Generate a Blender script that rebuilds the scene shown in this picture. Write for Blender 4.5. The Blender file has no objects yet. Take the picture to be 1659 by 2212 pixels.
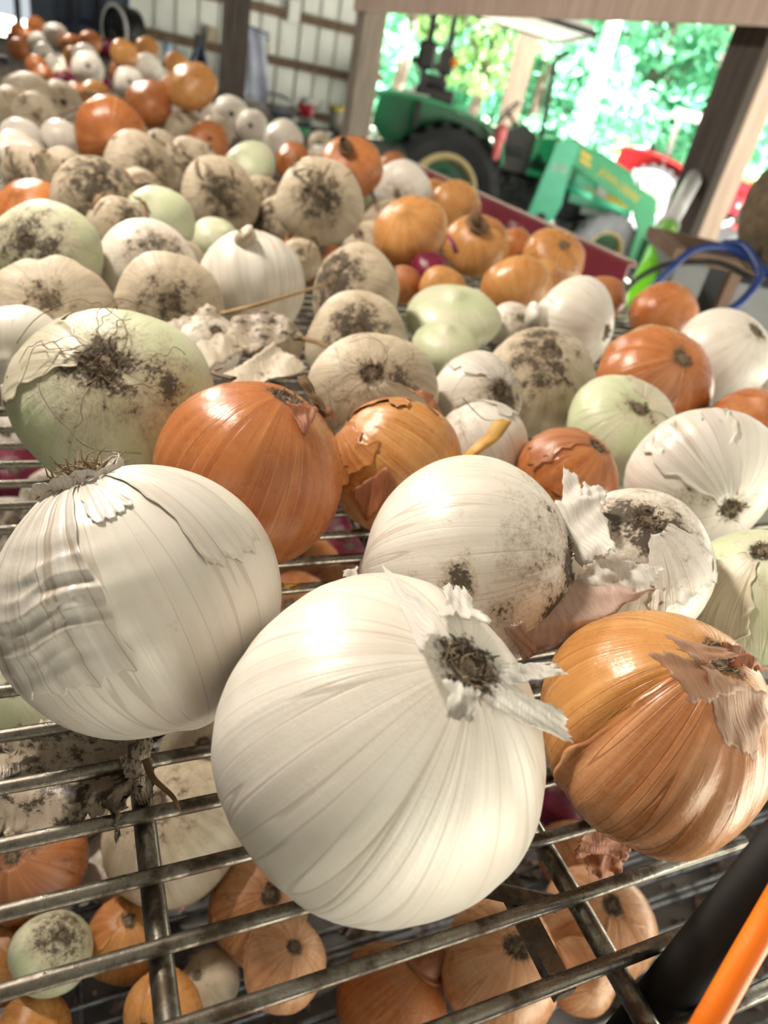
import bpy, math, random
import numpy as np
from mathutils import Vector, Matrix, Quaternion
S = bpy.context.scene
COL = S.collection
# ---------------------------------------------------------------- camera (phone held over the rack, pitched down 31.6 deg, rolled 12.5 deg)
PITCH, ROLL, YAW, FPX = 31.6, 12.5, 27.9, 1500.0
CAMZ, RACKZ, LOWZ = 1.70, 1.45, 1.10
_p, _r, _y = (math.radians(a) for a in (PITCH, ROLL, YAW))
_f0 = Vector((math.sin(_y), math.cos(_y), 0)); _r0 = Vector((math.cos(_y), -math.sin(_y), 0)); _u0 = Vector((0, 0, 1))
FW = _f0*math.cos(_p) - _u0*math.sin(_p); _u = _f0*math.sin(_p) + _u0*math.cos(_p)
RT = _r0*math.cos(_r) + _u*math.sin(_r); UP = -_r0*math.sin(_r) + _u*math.cos(_r)
EYE = Vector((0, 0, CAMZ))
cd = bpy.data.cameras.new('camera'); cam = bpy.data.objects.new('camera', cd); COL.objects.link(cam); S.camera = cam
cam.matrix_world = Matrix(((RT.x, UP.x, -FW.x, EYE.x), (RT.y, UP.y, -FW.y, EYE.y), (RT.z, UP.z, -FW.z, EYE.z), (0, 0, 0, 1)))
cd.sensor_fit = 'VERTICAL'; cd.sensor_height = 36.0; cd.lens = 36.0*FPX/2212.0; cd.clip_start = 0.02; cd.clip_end = 300
cd.dof.use_dof = True; cd.dof.focus_distance = 0.285; cd.dof.aperture_fstop = cd.lens/2.7
def P(px, py, d):
    """a measured image point at a measured distance along the optical axis -> world"""
    return EYE + (RT*((px-829.5)/FPX) - UP*((py-1106.0)/FPX) + FW)*d
# ---------------------------------------------------------------- light
S.view_settings.view_transform = 'Standard'; S.view_settings.look = 'None'
S.view_settings.gamma = 1.0; S.view_settings.use_curve_mapping = False
S.view_settings.exposure = 0.35
W = bpy.data.worlds.new('sky'); S.world = W; W.use_nodes = True
bg = W.node_tree.nodes['Background']; bg.inputs[0].default_value = (0.86, 0.93, 1.0, 1); bg.inputs[1].default_value = .6
def light(name, kind, loc, target, energy, color, **k):
    d = bpy.data.lights.new(name, kind); d.energy = energy; d.color = color
    for a, v in k.items(): setattr(d, a, v)
    o = bpy.data.objects.new(name, d); COL.objects.link(o); o.location = loc
    o.rotation_euler = (Vector(target)-Vector(loc)).to_track_quat('-Z', 'Y').to_euler()
    return o
light('sun', 'SUN', (16, -6, 34), (8, 9, 0), 58.0, (1, .97, .9), angle=math.radians(1.0))
WARM = (1.0, .89, .75)
light('shed_lamp', 'AREA', (-.42, 1.03, 2.50), (.10, .20, 1.45), 21.0, WARM, shape='RECTANGLE', size=.06, size_y=.16)
light('shed_lamp', 'AREA', (-.35, 2.9, 2.50), (.3, 2.0, 1.45), 20.0, WARM, shape='RECTANGLE', size=.08, size_y=.16)
light('shed_lamp', 'AREA', (-.35, 4.9, 2.50), (.3, 4.0, 1.45), 19.0, WARM, shape='RECTANGLE', size=.08, size_y=.16)
S.cycles.max_bounces = 8; S.cycles.diffuse_bounces = 4; S.cycles.transparent_max_bounces = 8
S.cycles.sample_clamp_indirect = 6.0; S.cycles.use_denoising = True
random.seed(7); RNG = np.random.default_rng(7)
# ---------------------------------------------------------------- materials
def nodes(name):
    m = bpy.data.materials.new(name); m.use_nodes = True
    nt = m.node_tree; return m, nt, nt.nodes['Principled BSDF']
def N(nt, t, **k):
    n = nt.nodes.new(t)
    for a, v in k.items():
        if a in ('operation', 'blend_type', 'data_type', 'attribute_type', 'attribute_name', 'noise_dimensions', 'interpolation_type', 'use_clamp'): setattr(n, a, v)
    return n
def lk(nt, a, b): nt.links.new(a, b)
def val(nt, op, a, b=None, c=None, clamp=False):
    n = nt.nodes.new('ShaderNodeMath'); n.operation = op; n.use_clamp = clamp
    for i, x in enumerate((a, b, c)):
        if x is None: continue
        if isinstance(x, (int, float)): n.inputs[i].default_value = x
        else: nt.links.new(x, n.inputs[i])
    return n.outputs[0]
def sstep(nt, x, a, b, lo=0.0, hi=1.0):
    n = nt.nodes.new('ShaderNodeMapRange'); n.interpolation_type = 'SMOOTHSTEP'
    nt.links.new(x, n.inputs[0])
    for i, v in ((1, a), (2, b), (3, lo), (4, hi)): n.inputs[i].default_value = v
    return n.outputs[0]
def mix(nt, f, a, b, mode='MIX'):
    n = nt.nodes.new('ShaderNodeMix'); n.data_type = 'RGBA'; n.blend_type = mode
    for s, x in ((n.inputs[0], f), (n.inputs[6], a), (n.inputs[7], b)):
        if isinstance(x, (int, float)): s.default_value = x
        elif isinstance(x, tuple): s.default_value = (*x[:3], 1)
        else: nt.links.new(x, s)
    return n.outputs[2]
def noise(nt, vec, scale, detail=3, rough=.55):
    n = nt.nodes.new('ShaderNodeTexNoise'); n.inputs['Scale'].default_value = scale; n.inputs['Detail'].default_value = detail; n.inputs['Roughness'].default_value = rough
    nt.links.new(vec, n.inputs['Vector']); return n.outputs['Fac']
def bump(nt, b, h, strength, dist=.01):
    n = nt.nodes.new('ShaderNodeBump'); n.inputs['Strength'].default_value = strength; n.inputs['Distance'].default_value = dist
    nt.links.new(h, n.inputs['Height']); nt.links.new(n.outputs[0], b.inputs['Normal']); return n
PEACH = None
def plain(name, col, rough=.5, metal=0.0, var=.25, scale=8.0, bumpk=0.0, spec=.5):
    """a paint / wood / plastic with grain and wear"""
    m, nt, b = nodes(name)
    tc = nt.nodes.new('ShaderNodeTexCoord')
    f = noise(nt, tc.outputs['Object'], scale, 5)
    d = tuple(c*(1-var) for c in col); l = tuple(min(1, c*(1+var*.6)) for c in col)
    lk(nt, mix(nt, sstep(nt, f, .3, .7), d, l), b.inputs['Base Color'])
    b.inputs['Roughness'].default_value = rough; b.inputs['Metallic'].default_value = metal; b.inputs['Specular IOR Level'].default_value = spec
    if bumpk: bump(nt, b, f, bumpk)
    return m
def wood(name, a, b_, scale=1.0):
    m, nt, b = nodes(name)
    tc = nt.nodes.new('ShaderNodeTexCoord'); mp = nt.nodes.new('ShaderNodeMapping'); mp.inputs['Scale'].default_value = (14*scale, 14*scale, 1.2*scale)
    lk(nt, tc.outputs['Object'], mp.inputs[0]); f = noise(nt, mp.outputs[0], 3, 6)
    lk(nt, mix(nt, sstep(nt, f, .3, .72), a, b_), b.inputs['Base Color']); b.inputs['Roughness'].default_value = .8; bump(nt, b, f, .3)
    return m
def onion_skin(name, ca, cb, cv, rough=.34, sss=.10, vein=.5, green=None, dirtcol=(.055, .042, .03), tan=(.36, .28, .19), streak=.45, bk=.35):
    """papery onion skin: long streaks and veins from pole to pole, soil round the root and in patches"""
    m, nt, b = nodes(name)
    tc = nt.nodes.new('ShaderNodeTexCoord')
    at = N(nt, 'ShaderNodeAttribute', attribute_type='OBJECT', attribute_name='seed').outputs['Fac']
    dirt = N(nt, 'ShaderNodeAttribute', attribute_type='OBJECT', attribute_name='dirt').outputs['Fac']
    soil = N(nt, 'ShaderNodeAttribute', attribute_type='GEOMETRY', attribute_name='soil').outputs['Fac']
    sep = nt.nodes.new('ShaderNodeSeparateXYZ'); lk(nt, tc.outputs['Object'], sep.inputs[0])
    x, y, z = sep.outputs
    ln = nt.nodes.new('ShaderNodeVectorMath'); ln.operation = 'LENGTH'; lk(nt, tc.outputs['Object'], ln.inputs[0])
    zn = val(nt, 'DIVIDE', z, val(nt, 'MAXIMUM', ln.outputs['Value'], .01))
    rho = val(nt, 'MAXIMUM', val(nt, 'SQRT', val(nt, 'ADD', val(nt, 'MULTIPLY', x, x), val(nt, 'MULTIPLY', y, y))), .02)
    comb = nt.nodes.new('ShaderNodeCombineXYZ')
    lk(nt, val(nt, 'ADD', val(nt, 'DIVIDE', x, rho), at), comb.inputs[0]); lk(nt, val(nt, 'ADD', val(nt, 'DIVIDE', y, rho), at), comb.inputs[1])
    lk(nt, val(nt, 'MULTIPLY', zn, .05), comb.inputs[2])
    merid = comb.outputs[0]
    offs = nt.nodes.new('ShaderNodeVectorMath'); offs.operation = 'ADD'; lk(nt, tc.outputs['Object'], offs.inputs[0])
    c3 = nt.nodes.new('ShaderNodeCombineXYZ'); lk(nt, at, c3.inputs[0]); lk(nt, val(nt, 'MULTIPLY', at, 1.7), c3.inputs[1]); lk(nt, val(nt, 'MULTIPLY', at, .6), c3.inputs[2]); lk(nt, c3.outputs[0], offs.inputs[1])
    pos = offs.outputs[0]
    st = noise(nt, merid, 9, 4); big = noise(nt, pos, 1.5, 3); mid = noise(nt, pos, 5, 5, .65); fine = noise(nt, pos, 26, 4, .7)
    # thin veins
    vn = noise(nt, merid, 5.5, 1); vv = val(nt, 'ABSOLUTE', val(nt, 'SUBTRACT', vn, .5)); vl = sstep(nt, vv, .004, .018, 1, 0)
    tone = val(nt, 'ADD', val(nt, 'MULTIPLY', st, streak), val(nt, 'MULTIPLY', big, 1-streak))
    col = mix(nt, sstep(nt, tone, .36, .64), cb, ca)
    if green: col = mix(nt, val(nt, 'MULTIPLY', sstep(nt, big, .40, .62), .75), col, green)
    col = mix(nt, val(nt, 'MULTIPLY', vl, vein), col, cv)
    root = sstep(nt, zn, .25, 1.0)
    amt = val(nt, 'ADD', val(nt, 'MULTIPLY', dirt, val(nt, 'ADD', val(nt, 'MULTIPLY', root, .75), .45)), soil)
    ns = val(nt, 'ADD', val(nt, 'MULTIPLY', val(nt, 'SUBTRACT', mid, .5), 1.5), val(nt, 'MULTIPLY', val(nt, 'SUBTRACT', fine, .5), 1.1))
    tanm = val(nt, 'MULTIPLY', sstep(nt, val(nt, 'ADD', amt, val(nt, 'MULTIPLY', ns, .8)), .35, .85), .72)
    col = mix(nt, tanm, col, tan)
    dm = sstep(nt, val(nt, 'ADD', amt, ns), .72, .98)
    col = mix(nt, val(nt, 'MULTIPLY', dm, .92), col, dirtcol)
    rr = sstep(nt, val(nt, 'ADD', zn, val(nt, 'MULTIPLY', ns, .045)), .972, .992)
    col = mix(nt, rr, col, (.05, .034, .022))
    lk(nt, col, b.inputs['Base Color'])
    gr = val(nt, 'MAXIMUM', val(nt, 'MAXIMUM', dm, rr), val(nt, 'MULTIPLY', tanm, .8))
    lk(nt, val(nt, 'ADD', val(nt, 'MULTIPLY', gr, .5), val(nt, 'ADD', val(nt, 'MULTIPLY', mid, .16), rough-.08)), b.inputs['Roughness'])
    b.inputs['Subsurface Weight'].default_value = sss; b.inputs['Subsurface Radius'].default_value = (1, .6, .35); b.inputs['Subsurface Scale'].default_value = .006
    hh = val(nt, 'ADD', val(nt, 'ADD', val(nt, 'MULTIPLY', st, .5), val(nt, 'MULTIPLY', vl, -.12)), val(nt, 'ADD', val(nt, 'MULTIPLY', mid, .35), val(nt, 'MULTIPLY', val(nt, 'MULTIPLY', fine, gr), .6)))
    bump(nt, b, hh, bk, .004)
    return m
SK = {
 'w': onion_skin('white_onion_skin', (.80, .765, .71), (.72, .67, .60), (.50, .43, .36), vein=.5, bk=.22),
 'g': onion_skin('greenish_onion_skin', (.68, .70, .54), (.62, .62, .46), (.46, .50, .28), green=(.52, .60, .36)),
 'd': onion_skin('dusty_onion_skin', (.60, .52, .40), (.42, .35, .25), (.25, .19, .13), rough=.5, vein=.3),
 'c': onion_skin('copper_onion_skin', (.53, .20, .066), (.38, .115, .034), (.64, .35, .16), rough=.28, sss=.05, vein=.45, tan=(.34, .17, .08), streak=.6),
 'y': onion_skin('golden_onion_skin', (.62, .325, .115), (.50, .215, .060), (.36, .13, .035), rough=.28, sss=.06, vein=.55, tan=(.42, .22, .09), streak=.6),
 'r': onion_skin('red_onion_skin', (.20, .010, .045), (.12, .006, .03), (.30, .05, .10), rough=.25, sss=.04, tan=(.2, .09, .09)),
}
SK['p'] = onion_skin('peach_onion_skin', (.72, .42, .24), (.58, .27, .12), (.32, .13, .05), rough=.28, sss=.06, vein=.5, tan=(.42, .22, .12), streak=.65)
SH = {
 'w': onion_skin('white_outer_skin', (.76, .71, .65), (.64, .58, .51), (.45, .36, .27), vein=.7, streak=.7),
 'g': onion_skin('cream_outer_skin', (.70, .64, .50), (.60, .54, .40), (.4, .36, .2), vein=.7, streak=.7),
 'd': onion_skin('dusty_outer_skin', (.56, .49, .38), (.42, .35, .26), (.25, .2, .14), rough=.55, vein=.5),
 'c': onion_skin('copper_outer_skin', (.48, .21, .10), (.36, .125, .05), (.2, .06, .025), rough=.33, sss=.03, vein=.7, tan=(.34, .17, .08), streak=.75),
 'y': onion_skin('golden_outer_skin', (.56, .27, .10), (.42, .16, .05), (.22, .075, .02), rough=.3, sss=.03, vein=.7, tan=(.4, .2, .09), streak=.75),
 'r': onion_skin('red_outer_skin', (.25, .03, .08), (.15, .01, .04), (.1, .01, .03), rough=.3),
}
SH['p'] = SH['peach'] = onion_skin('peach_outer_skin', (.66, .36, .19), (.50, .20, .075), (.26, .09, .03), rough=.27, sss=.05, vein=.6, tan=(.40, .18, .07), streak=.75)
def papery(name, col, dark, trans=.25, thr=.66):
    m, nt, b = nodes(name)
    tc = nt.nodes.new('ShaderNodeTexCoord'); g = tc.outputs['Generated']
    mp = nt.nodes.new('ShaderNodeMapping'); mp.inputs['Scale'].default_value = (16, 1.5, 1); lk(nt, g, mp.inputs[0])
    st = noise(nt, mp.outputs[0], 2, 4); sp = noise(nt, g, 7, 6, .7)
    c = mix(nt, sstep(nt, st, .35, .65), tuple(k*.82 for k in col), col); c = mix(nt, sstep(nt, sp, thr, thr+.12), c, dark)
    lk(nt, c, b.inputs['Base Color']); b.inputs['Roughness'].default_value = .4
    bump(nt, b, st, .4, .003)
    tr = nt.nodes.new('ShaderNodeBsdfTranslucent'); lk(nt, c, tr.inputs[0])
    mx = nt.nodes.new('ShaderNodeMixShader'); mx.inputs[0].default_value = trans
    lk(nt, b.outputs[0], mx.inputs[1]); lk(nt, tr.outputs[0], mx.inputs[2]); lk(nt, mx.outputs[0], nt.nodes['Material Output'].inputs[0])
    return m
PAPER = {'w': papery('white_papery_skin', (.90, .86, .81), (.48, .39, .30), .22), 'p': papery('pinkish_papery_skin', (.70, .52, .45), (.22, .13, .09)),
         'c': papery('copper_papery_skin', (.50, .20, .10), (.12, .04, .02), .3), 'd': papery('dirty_papery_skin', (.50, .42, .33), (.07, .05, .035), .12, .47), 't': papery('tan_papery_skin', (.60, .36, .23), (.25, .12, .07), .35), 'cr': papery('cream_papery_skin', (.62, .54, .42), (.22, .16, .10), .2, .55)}
PAPER['p_'] = PAPER['p']; PAPER['g'] = PAPER['w']; PAPER['y'] = PAPER['c']; PAPER['r'] = PAPER['c']
M = {
 'root': plain('dry_root', (.21, .16, .105), .9, var=.5, scale=20), 'rootpale': plain('pale_root', (.30, .22, .13), .85, var=.5, scale=20), 'rootplate': plain('root_plate', (.055, .038, .025), .95, var=.5, scale=9, bumpk=.6),
 'straw': plain('dry_straw', (.33, .22, .09), .6, var=.45, scale=30), 'leaf': plain('dry_brown_leaf', (.20, .115, .05), .7, var=.55, scale=30), 'yellowleaf': plain('dry_yellow_leaf', (.60, .33, .06), .55, var=.45, scale=30),
 'stalk': plain('grey_dry_stalk', (.19, .15, .12), .85, var=.5, scale=25), 'soil': plain('dry_soil', (.15, .115, .085), .95, var=.5, scale=40),
}
def steel(name, a, b_, rough):
    m, nt, b = nodes(name)
    tc = nt.nodes.new('ShaderNodeTexCoord'); g = tc.outputs['Object']
    f = noise(nt, g, 45, 6, .7); f2 = noise(nt, g, 300, 3)
    lk(nt, mix(nt, sstep(nt, f, .42, .62), a, b_), b.inputs['Base Color']); b.inputs['Metallic'].default_value = .85
    lk(nt, sstep(nt, f, .4, .65, rough, rough+.3), b.inputs['Roughness']); bump(nt, b, f2, .25, .0006)
    return m
M['rod'] = steel('worn_grey_steel', (.235, .22, .19), (.075, .058, .042), .25)
M['rodlow'] = steel('galvanised_wire', (.34, .37, .42), (.14, .135, .135), .35)
M['black'] = plain('black_paint', (.008, .007, .006), .5, var=.4, spec=.15); M['maroon'] = plain('maroon_paint', (.17, .016, .035), .38, var=.25, scale=5)
M['orange'] = plain('orange_plastic', (.95, .20, .012), .35, var=.12)
# ---------------------------------------------------------------- geometry helpers
class MB:
    def __init__(s): s.v = []; s.f = []
    def add(s, v, f):
        o = len(s.v); s.v += [tuple(p) for p in v]; s.f += [tuple(i+o for i in q) for q in f]
    def box(s, a, b, bev=0.0):
        (x0, y0, z0), (x1, y1, z1) = a, b
        if bev <= 0:
            s.add([(x, y, z) for x in (x0, x1) for y in (y0, y1) for z in (z0, z1)], [(0, 1, 3, 2), (4, 6, 7, 5), (0, 4, 5, 1), (2, 3, 7, 6), (0, 2, 6, 4), (1, 5, 7, 3)]); return
        prof = [(x0+bev, y0), (x1-bev, y0), (x1, y0+bev), (x1, y1-bev), (x1-bev, y1), (x0+bev, y1), (x0, y1-bev), (x0, y0+bev)]
        cx, cy = (x0+x1)/2, (y0+y1)/2; k = .985 if max(x1-x0, y1-y0) > 0 else 1
        ins = lambda q: (cx+(q[0]-cx)*max(0, 1-2*bev/max(x1-x0, 1e-6)), cy+(q[1]-cy)*max(0, 1-2*bev/max(y1-y0, 1e-6)))
        rings = [[(*ins(q), z0) for q in prof], [(*q, z0+bev) for q in prof], [(*q, z1-bev) for q in prof], [(*ins(q), z1) for q in prof]]
        v = [p for r in rings for p in r]; f = [tuple(range(7, -1, -1)), tuple(range(24, 32))]
        for k in range(3):
            for i in range(8): f.append((k*8+i, k*8+(i+1) % 8, (k+1)*8+(i+1) % 8, (k+1)*8+i))
        s.add(v, f)
    def prism(s, poly, y0, y1, axis='y'):
        n = len(poly)
        put = (lambda a, b, w: (a, w, b)) if axis == 'y' else ((lambda a, b, w: (w, a, b)) if axis == 'x' else (lambda a, b, w: (a, b, w)))
        v = [put(a, b, y0) for a, b in poly]+[put(a, b, y1) for a, b in poly]
        s.add(v, [tuple(range(n)), tuple(range(2*n-1, n-1, -1))]+[(i, n+i, n+(i+1) % n, (i+1) % n) for i in range(n)])
    def tube(s, pts, r, n=8, cap=True, flat=1.0):
        pts = [Vector(p) for p in pts]; k = len(pts); rs = r if isinstance(r, (list, tuple)) else [r]*k
        v = []; t0 = (pts[1]-pts[0]).normalized(); ref = Vector((0, 0, 1)) if abs(t0.z) < .9 else Vector((1, 0, 0)); a = t0.cross(ref).normalized()
        for i, p in enumerate(pts):
            t = (pts[min(i+1, k-1)]-pts[max(i-1, 0)])
            t = t.normalized() if t.length > 1e-9 else t0
            a = (a-t*a.dot(t)); a = a.normalized() if a.length > 1e-6 else t.orthogonal().normalized(); b = t.cross(a)
            for j in range(n):
                q = 2*math.pi*j/n; v.append(p+a*(math.cos(q)*rs[i])+b*(math.sin(q)*rs[i]*flat))
        f = [(i*n+j, i*n+(j+1) % n, (i+1)*n+(j+1) % n, (i+1)*n+j) for i in range(k-1) for j in range(n)]
        if cap: f += [tuple(range(n-1, -1, -1)), tuple(range((k-1)*n, k*n))]
        s.add(v, f)
    def lathe(s, prof, c, axis='y', n=32, a0=0, a1=2*math.pi):
        """prof: (radius, offset along the axis)"""
        full = abs(a1-a0-2*math.pi) < 1e-6; m = n if full else n+1; v = []
        for i in range(m):
            q = a0+(a1-a0)*i/n; ca, sa = math.cos(q), math.sin(q)
            for r, o in prof:
                v.append((c[0]+r*ca, c[1]+o, c[2]+r*sa) if axis == 'y' else ((c[0]+r*ca, c[1]+r*sa, c[2]+o) if axis == 'z' else (c[0]+o, c[1]+r*ca, c[2]+r*sa)))
        k = len(prof); f = []
        for i in range(n):
            for j in range(k-1): f.append((i*k+j, ((i+1) % m)*k+j, ((i+1) % m)*k+j+1, i*k+j+1))
        s.add(v, f)
    def build(s, name, mat, parent=None, smooth=False, loc=None):
        me = bpy.data.meshes.new(name); me.from_pydata(s.v, [], s.f); me.validate(); me.update()
        if smooth: me.shade_smooth()
        me.materials.append(mat)
        return link(name, me, parent, loc)
def link(name, me, parent=None, loc=None):
    o = bpy.data.objects.new(name, me); COL.objects.link(o)
    if parent is not None: o.parent = parent
    if loc is not None: o.location = loc
    return o
def npmesh(name, v, f, mat, smooth=True, attr=None):
    me = bpy.data.meshes.new(name); me.from_pydata(v.tolist() if hasattr(v, 'tolist') else v, [], f.tolist() if hasattr(f, 'tolist') else f); me.update()
    if smooth: me.shade_smooth()
    if attr is not None:
        a = me.attributes.new('soil', 'FLOAT', 'POINT'); a.data.foreach_set('value', np.asarray(attr, dtype=np.float32))
    me.materials.append(mat); return me
def tag(o, label=None, cat=None, group=None, kind=None):
    for k, v in (('label', label), ('category', cat), ('group', group), ('kind', kind)):
        if v: o[k] = v
    return o
def empty(name, loc=(0, 0, 0), rz=0.0, **k):
    o = bpy.data.objects.new(name, None); COL.objects.link(o); o.location = loc; o.rotation_euler = (0, 0, rz); o.empty_display_size = .05
    return tag(o, **k)
def curve_pts(pts, n=10):
    """smooth path through points"""
    pts = [Vector(p) for p in pts]; out = []
    for i in range(len(pts)-1):
        p0, p1, p2, p3 = pts[max(i-1, 0)], pts[i], pts[i+1], pts[min(i+2, len(pts)-1)]
        for k in range(n):
            t = k/n; out.append(.5*((2*p1)+(p2-p0)*t+(2*p0-5*p1+4*p2-p3)*t*t+(3*p1-p0-3*p2+p3)*t**3))
    return out+[pts[-1]]
def sheet(name, q4, n, m, amp, mat, parent=None, jag=.12, seed=0, thick=.0003):
    """a crumpled piece of papery skin between four corners (a, b along one edge; d, c along the opposite one), torn edges, real thickness"""
    rg = np.random.default_rng(seed); a, b, c, d = [np.array(p) for p in q4]
    u = np.linspace(0, 1, n); w = np.linspace(0, 1, m); U, Wv = np.meshgrid(u, w, indexing='ij')
    # torn outline
    ph = rg.uniform(0, 6, 8)
    ju = jag*(.5*np.sin(5*Wv*6+ph[0])+.5*np.sin(11*Wv*6+ph[1])); jw = jag*(.5*np.sin(6*U*6+ph[2])+.5*np.sin(13*U*6+ph[3]))
    U2 = U+ju*(U-.5)*2*np.abs(U-.5); W2 = Wv+jw*(Wv-.5)*2*np.abs(Wv-.5)
    p = ((1-U2)*(1-W2))[..., None]*a+(U2*(1-W2))[..., None]*b+(U2*W2)[..., None]*c+((1-U2)*W2)[..., None]*d
    nr = np.cross(b-a, d-a); nr = nr/np.linalg.norm(nr)
    h = np.zeros_like(U)
    for k in range(7):
        kx, ky = rg.normal(0, 6, 2)*(.4+.22*k); h += np.sin(kx*U+ky*Wv+rg.uniform(0, 6))*amp/(1+.45*k)
    h += amp*.06*rg.normal(0, 1, U.shape)
    p = p+h[..., None]*nr
    v = p.reshape(-1, 3); k = len(v); v = np.vstack([v, v-nr*thick]); f = []
    for i in range(n-1):
        for j in range(m-1):
            q = (i*m+j, (i+1)*m+j, (i+1)*m+j+1, i*m+j+1); f.append(q); f.append(tuple(x+k for x in q[::-1]))
    rim = [i*m for i in range(n)]+[(n-1)*m+j for j in range(1, m)]+[i*m+m-1 for i in range(n-2, -1, -1)]+[j for j in range(m-2, 0, -1)]
    for i in range(len(rim)): f.append((rim[i], rim[i]+k, rim[(i+1) % len(rim)]+k, rim[(i+1) % len(rim)]))
    me = npmesh(name, v, f, mat)
    o = link(name, me)
    if parent is not None: o.parent = parent; o.matrix_parent_inverse = mworld(parent).inverted()
    return o
def mworld(o): return Matrix.LocRotScale(o.location, o.rotation_quaternion if o.rotation_mode == 'QUATERNION' else o.rotation_euler, o.scale)
# ---------------------------------------------------------------- setting: shed
def struct(o, label=None): o['kind'] = 'structure'; return tag(o, label)
WHITEWALL = plain('white_sheet_metal', (.66, .68, .66), .45, .25, var=.12, scale=2)  # the sheets' own white
DARKWALL = plain('shade_blue_sheet_metal', (.085, .11, .165), .5, .2, var=.2, scale=1)  # backlit shade of the end wall, put into its dark blue-grey colour
WD = wood('weathered_post_wood', (.20, .165, .14), (.33, .28, .24)); WDL = wood('pale_lumber', (.46, .34, .28), (.62, .49, .42)); WDD = wood('dark_old_wood', (.035, .028, .025), (.075, .06, .05)); WDR = wood('brown_girt_wood', (.13, .085, .06), (.22, .15, .10))
mb = MB(); mb.box((-6, -3, -.1), (2.1, 10.2, 0)); fl = struct(mb.build('floor', plain('packed_earth', (.17, .14, .11), .95, var=.35, scale=3, bumpk=.3)), 'brown packed earth floor of the shed')
mb = MB(); mb.box((-60, -40, -.3), (70, 80, -.11)); mb2 = struct(mb.build('ground', plain('pale_gravel', (.38, .37, .31), .95, var=.2, scale=1.5)), 'pale sunlit gravel yard outside the shed')
# corrugated wall of single sheets, hung on girts
def wall_sheets(name, x0, x1, y, z0, z1, mat, label, w=.9, ang=0.0):
    wall = struct(empty(name, (x0, y, 0), ang), label); x = 0.0; L = x1-x0
    while x < L-.01:
        e = min(x+w, L); b = MB(); n = int((e-x)/.0225)+1; pr = []
        for i in range(n+1):
            t = x+(e-x)*i/n; k = (t % .228)/.228; pr.append((t, -.028 if .0 <= k < .18 else 0.0))
        v = [(a, o, z0) for a, o in pr]+[(a, o, z1) for a, o in pr]+[(a, o+.003, z0) for a, o in pr]+[(a, o+.003, z1) for a, o in pr]; m_ = len(pr); f = []
        for i in range(m_-1): f += [(i, i+1, m_+i+1, m_+i), (2*m_+i+1, 2*m_+i, 3*m_+i, 3*m_+i+1), (m_+i, m_+i+1, 3*m_+i+1, 3*m_+i), (i+1, i, 2*m_+i, 2*m_+i+1)]
        b.add(v, f); b.build('sheet_panel', mat, wall); x = e
    return wall
wb = wall_sheets('wall_back', .72, 3.35, 9.3, 0, 3.4, WHITEWALL, 'white corrugated metal wall at the back of the shed', ang=math.radians(3))
for z in (.55, 1.12, 1.60, 2.06, 2.5): m = MB(); m.box((-.02, -.10, z-.045), (2.64, -.035, z+.045)); m.build('girt', WDR, wb)
for x in (1.15,): m = MB(); m.box((x-.05, -.16, 0), (x+.05, -.10, 3.2)); m.build('stud', WDR, wb)
wd = wall_sheets('wall_left', -.235, .72, 9.35, 0, 3.4, DARKWALL, 'wall panels at the far left end, backlit shade put into their blue-grey colour', w=.32)
for x in (.42, .68): m = MB(); m.box((x-.035, -.12, 0), (x+.035, -.04, 3.3)); m.build('stud', plain('dark_blue_stud', (.03, .04, .07), .6), wd)
m = MB(); m.box((-.03, -.05, 0), (.03, .05, 3.4)); struct(m.build('door_jamb', DARKWALL, loc=(-.345, 9.3, 0)), 'slim dark jamb between two strips of daylight, far left')
wl = wall_sheets('wall_far', -4.2, -1.2, 9.4, 0, 3.4, DARKWALL, 'wall panels left of the bright doorway, in the same shade-darkened colour')
m = MB(); m.prism([(-4.3, 3.38), (2.35, 2.42), (2.35, 2.47), (-4.3, 3.43)], -2.2, 9.8); struct(m.build('ceiling', plain('roof_sheet', (.34, .33, .31), .7, var=.2)), 'sloping roof of the shed')
m = MB(); m.prism([(2.36, 2.46), (7.3, 3.1), (7.3, 3.15), (2.36, 2.51)], -2.2, 12.0); struct(m.build('ceiling', plain('lean_to_roof_sheet', (.30, .29, .28), .7, var=.2)), 'lean-to roof over the green tractor')
m = MB(); m.box((-4.3, -2.2, 0), (.22, -2.14, 3.1)); struct(m.build('fill_block_wall', plain('fill_block_grey', (.30, .29, .28), .7)), 'added grey wall behind the viewer, unseen, holding back fill light')  # added out of view to cut the fill light from behind the camera
m = MB(); m.box((-4.32, -2.2, 0), (-4.26, 9.8, 3.4)); struct(m.build('wall_side', plain('grey_side_wall', (.45, .44, .42), .7)), 'grey side wall of the shed beyond the rack')
# header beam and posts on the open side (x = 1.75)
m = MB(); m.box((1.70, -.8, 1.995), (1.74, 5.06, 2.33)); struct(m.build('header_beam', WDL), 'long pale lumber header beam over the open side')
m = MB(); m.box((1.745, -.8, 2.02), (1.785, 5.06, 2.36)); struct(m.build('header_beam', WDR), 'brown outer header beam over the open side')
def post(x, y, w, d, h, mat, label, rz=0): m = MB(); m.box((-w/2, -d/2, 0), (w/2, d/2, h), .004); return struct(m.build('post', mat, loc=(x, y, 0)), label)
POST_MID = post(1.80, 4.98, .15, .15, 2.4, WD, 'weathered grey-brown post in front of the green tractor')
post(1.92, 1.90, .09, .14, 2.4, WDL, 'pale lumber post at the right, its lit face')
post(1.855, 1.90, .038, .145, 2.4, WDD, 'shaded left face of the right post, put in as a dark strip')  # shaded face of the right post, added as a separate darker slab
post(1.02, 5.25, .145, .145, 2.75, WDD, 'dark post at the rack edge before the white wall')
q = P(1122, 160, 10.9); post(q.x, q.y, .26, .2, 4.0, WDL, 'far pale post rising behind the green tractor')
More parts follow.
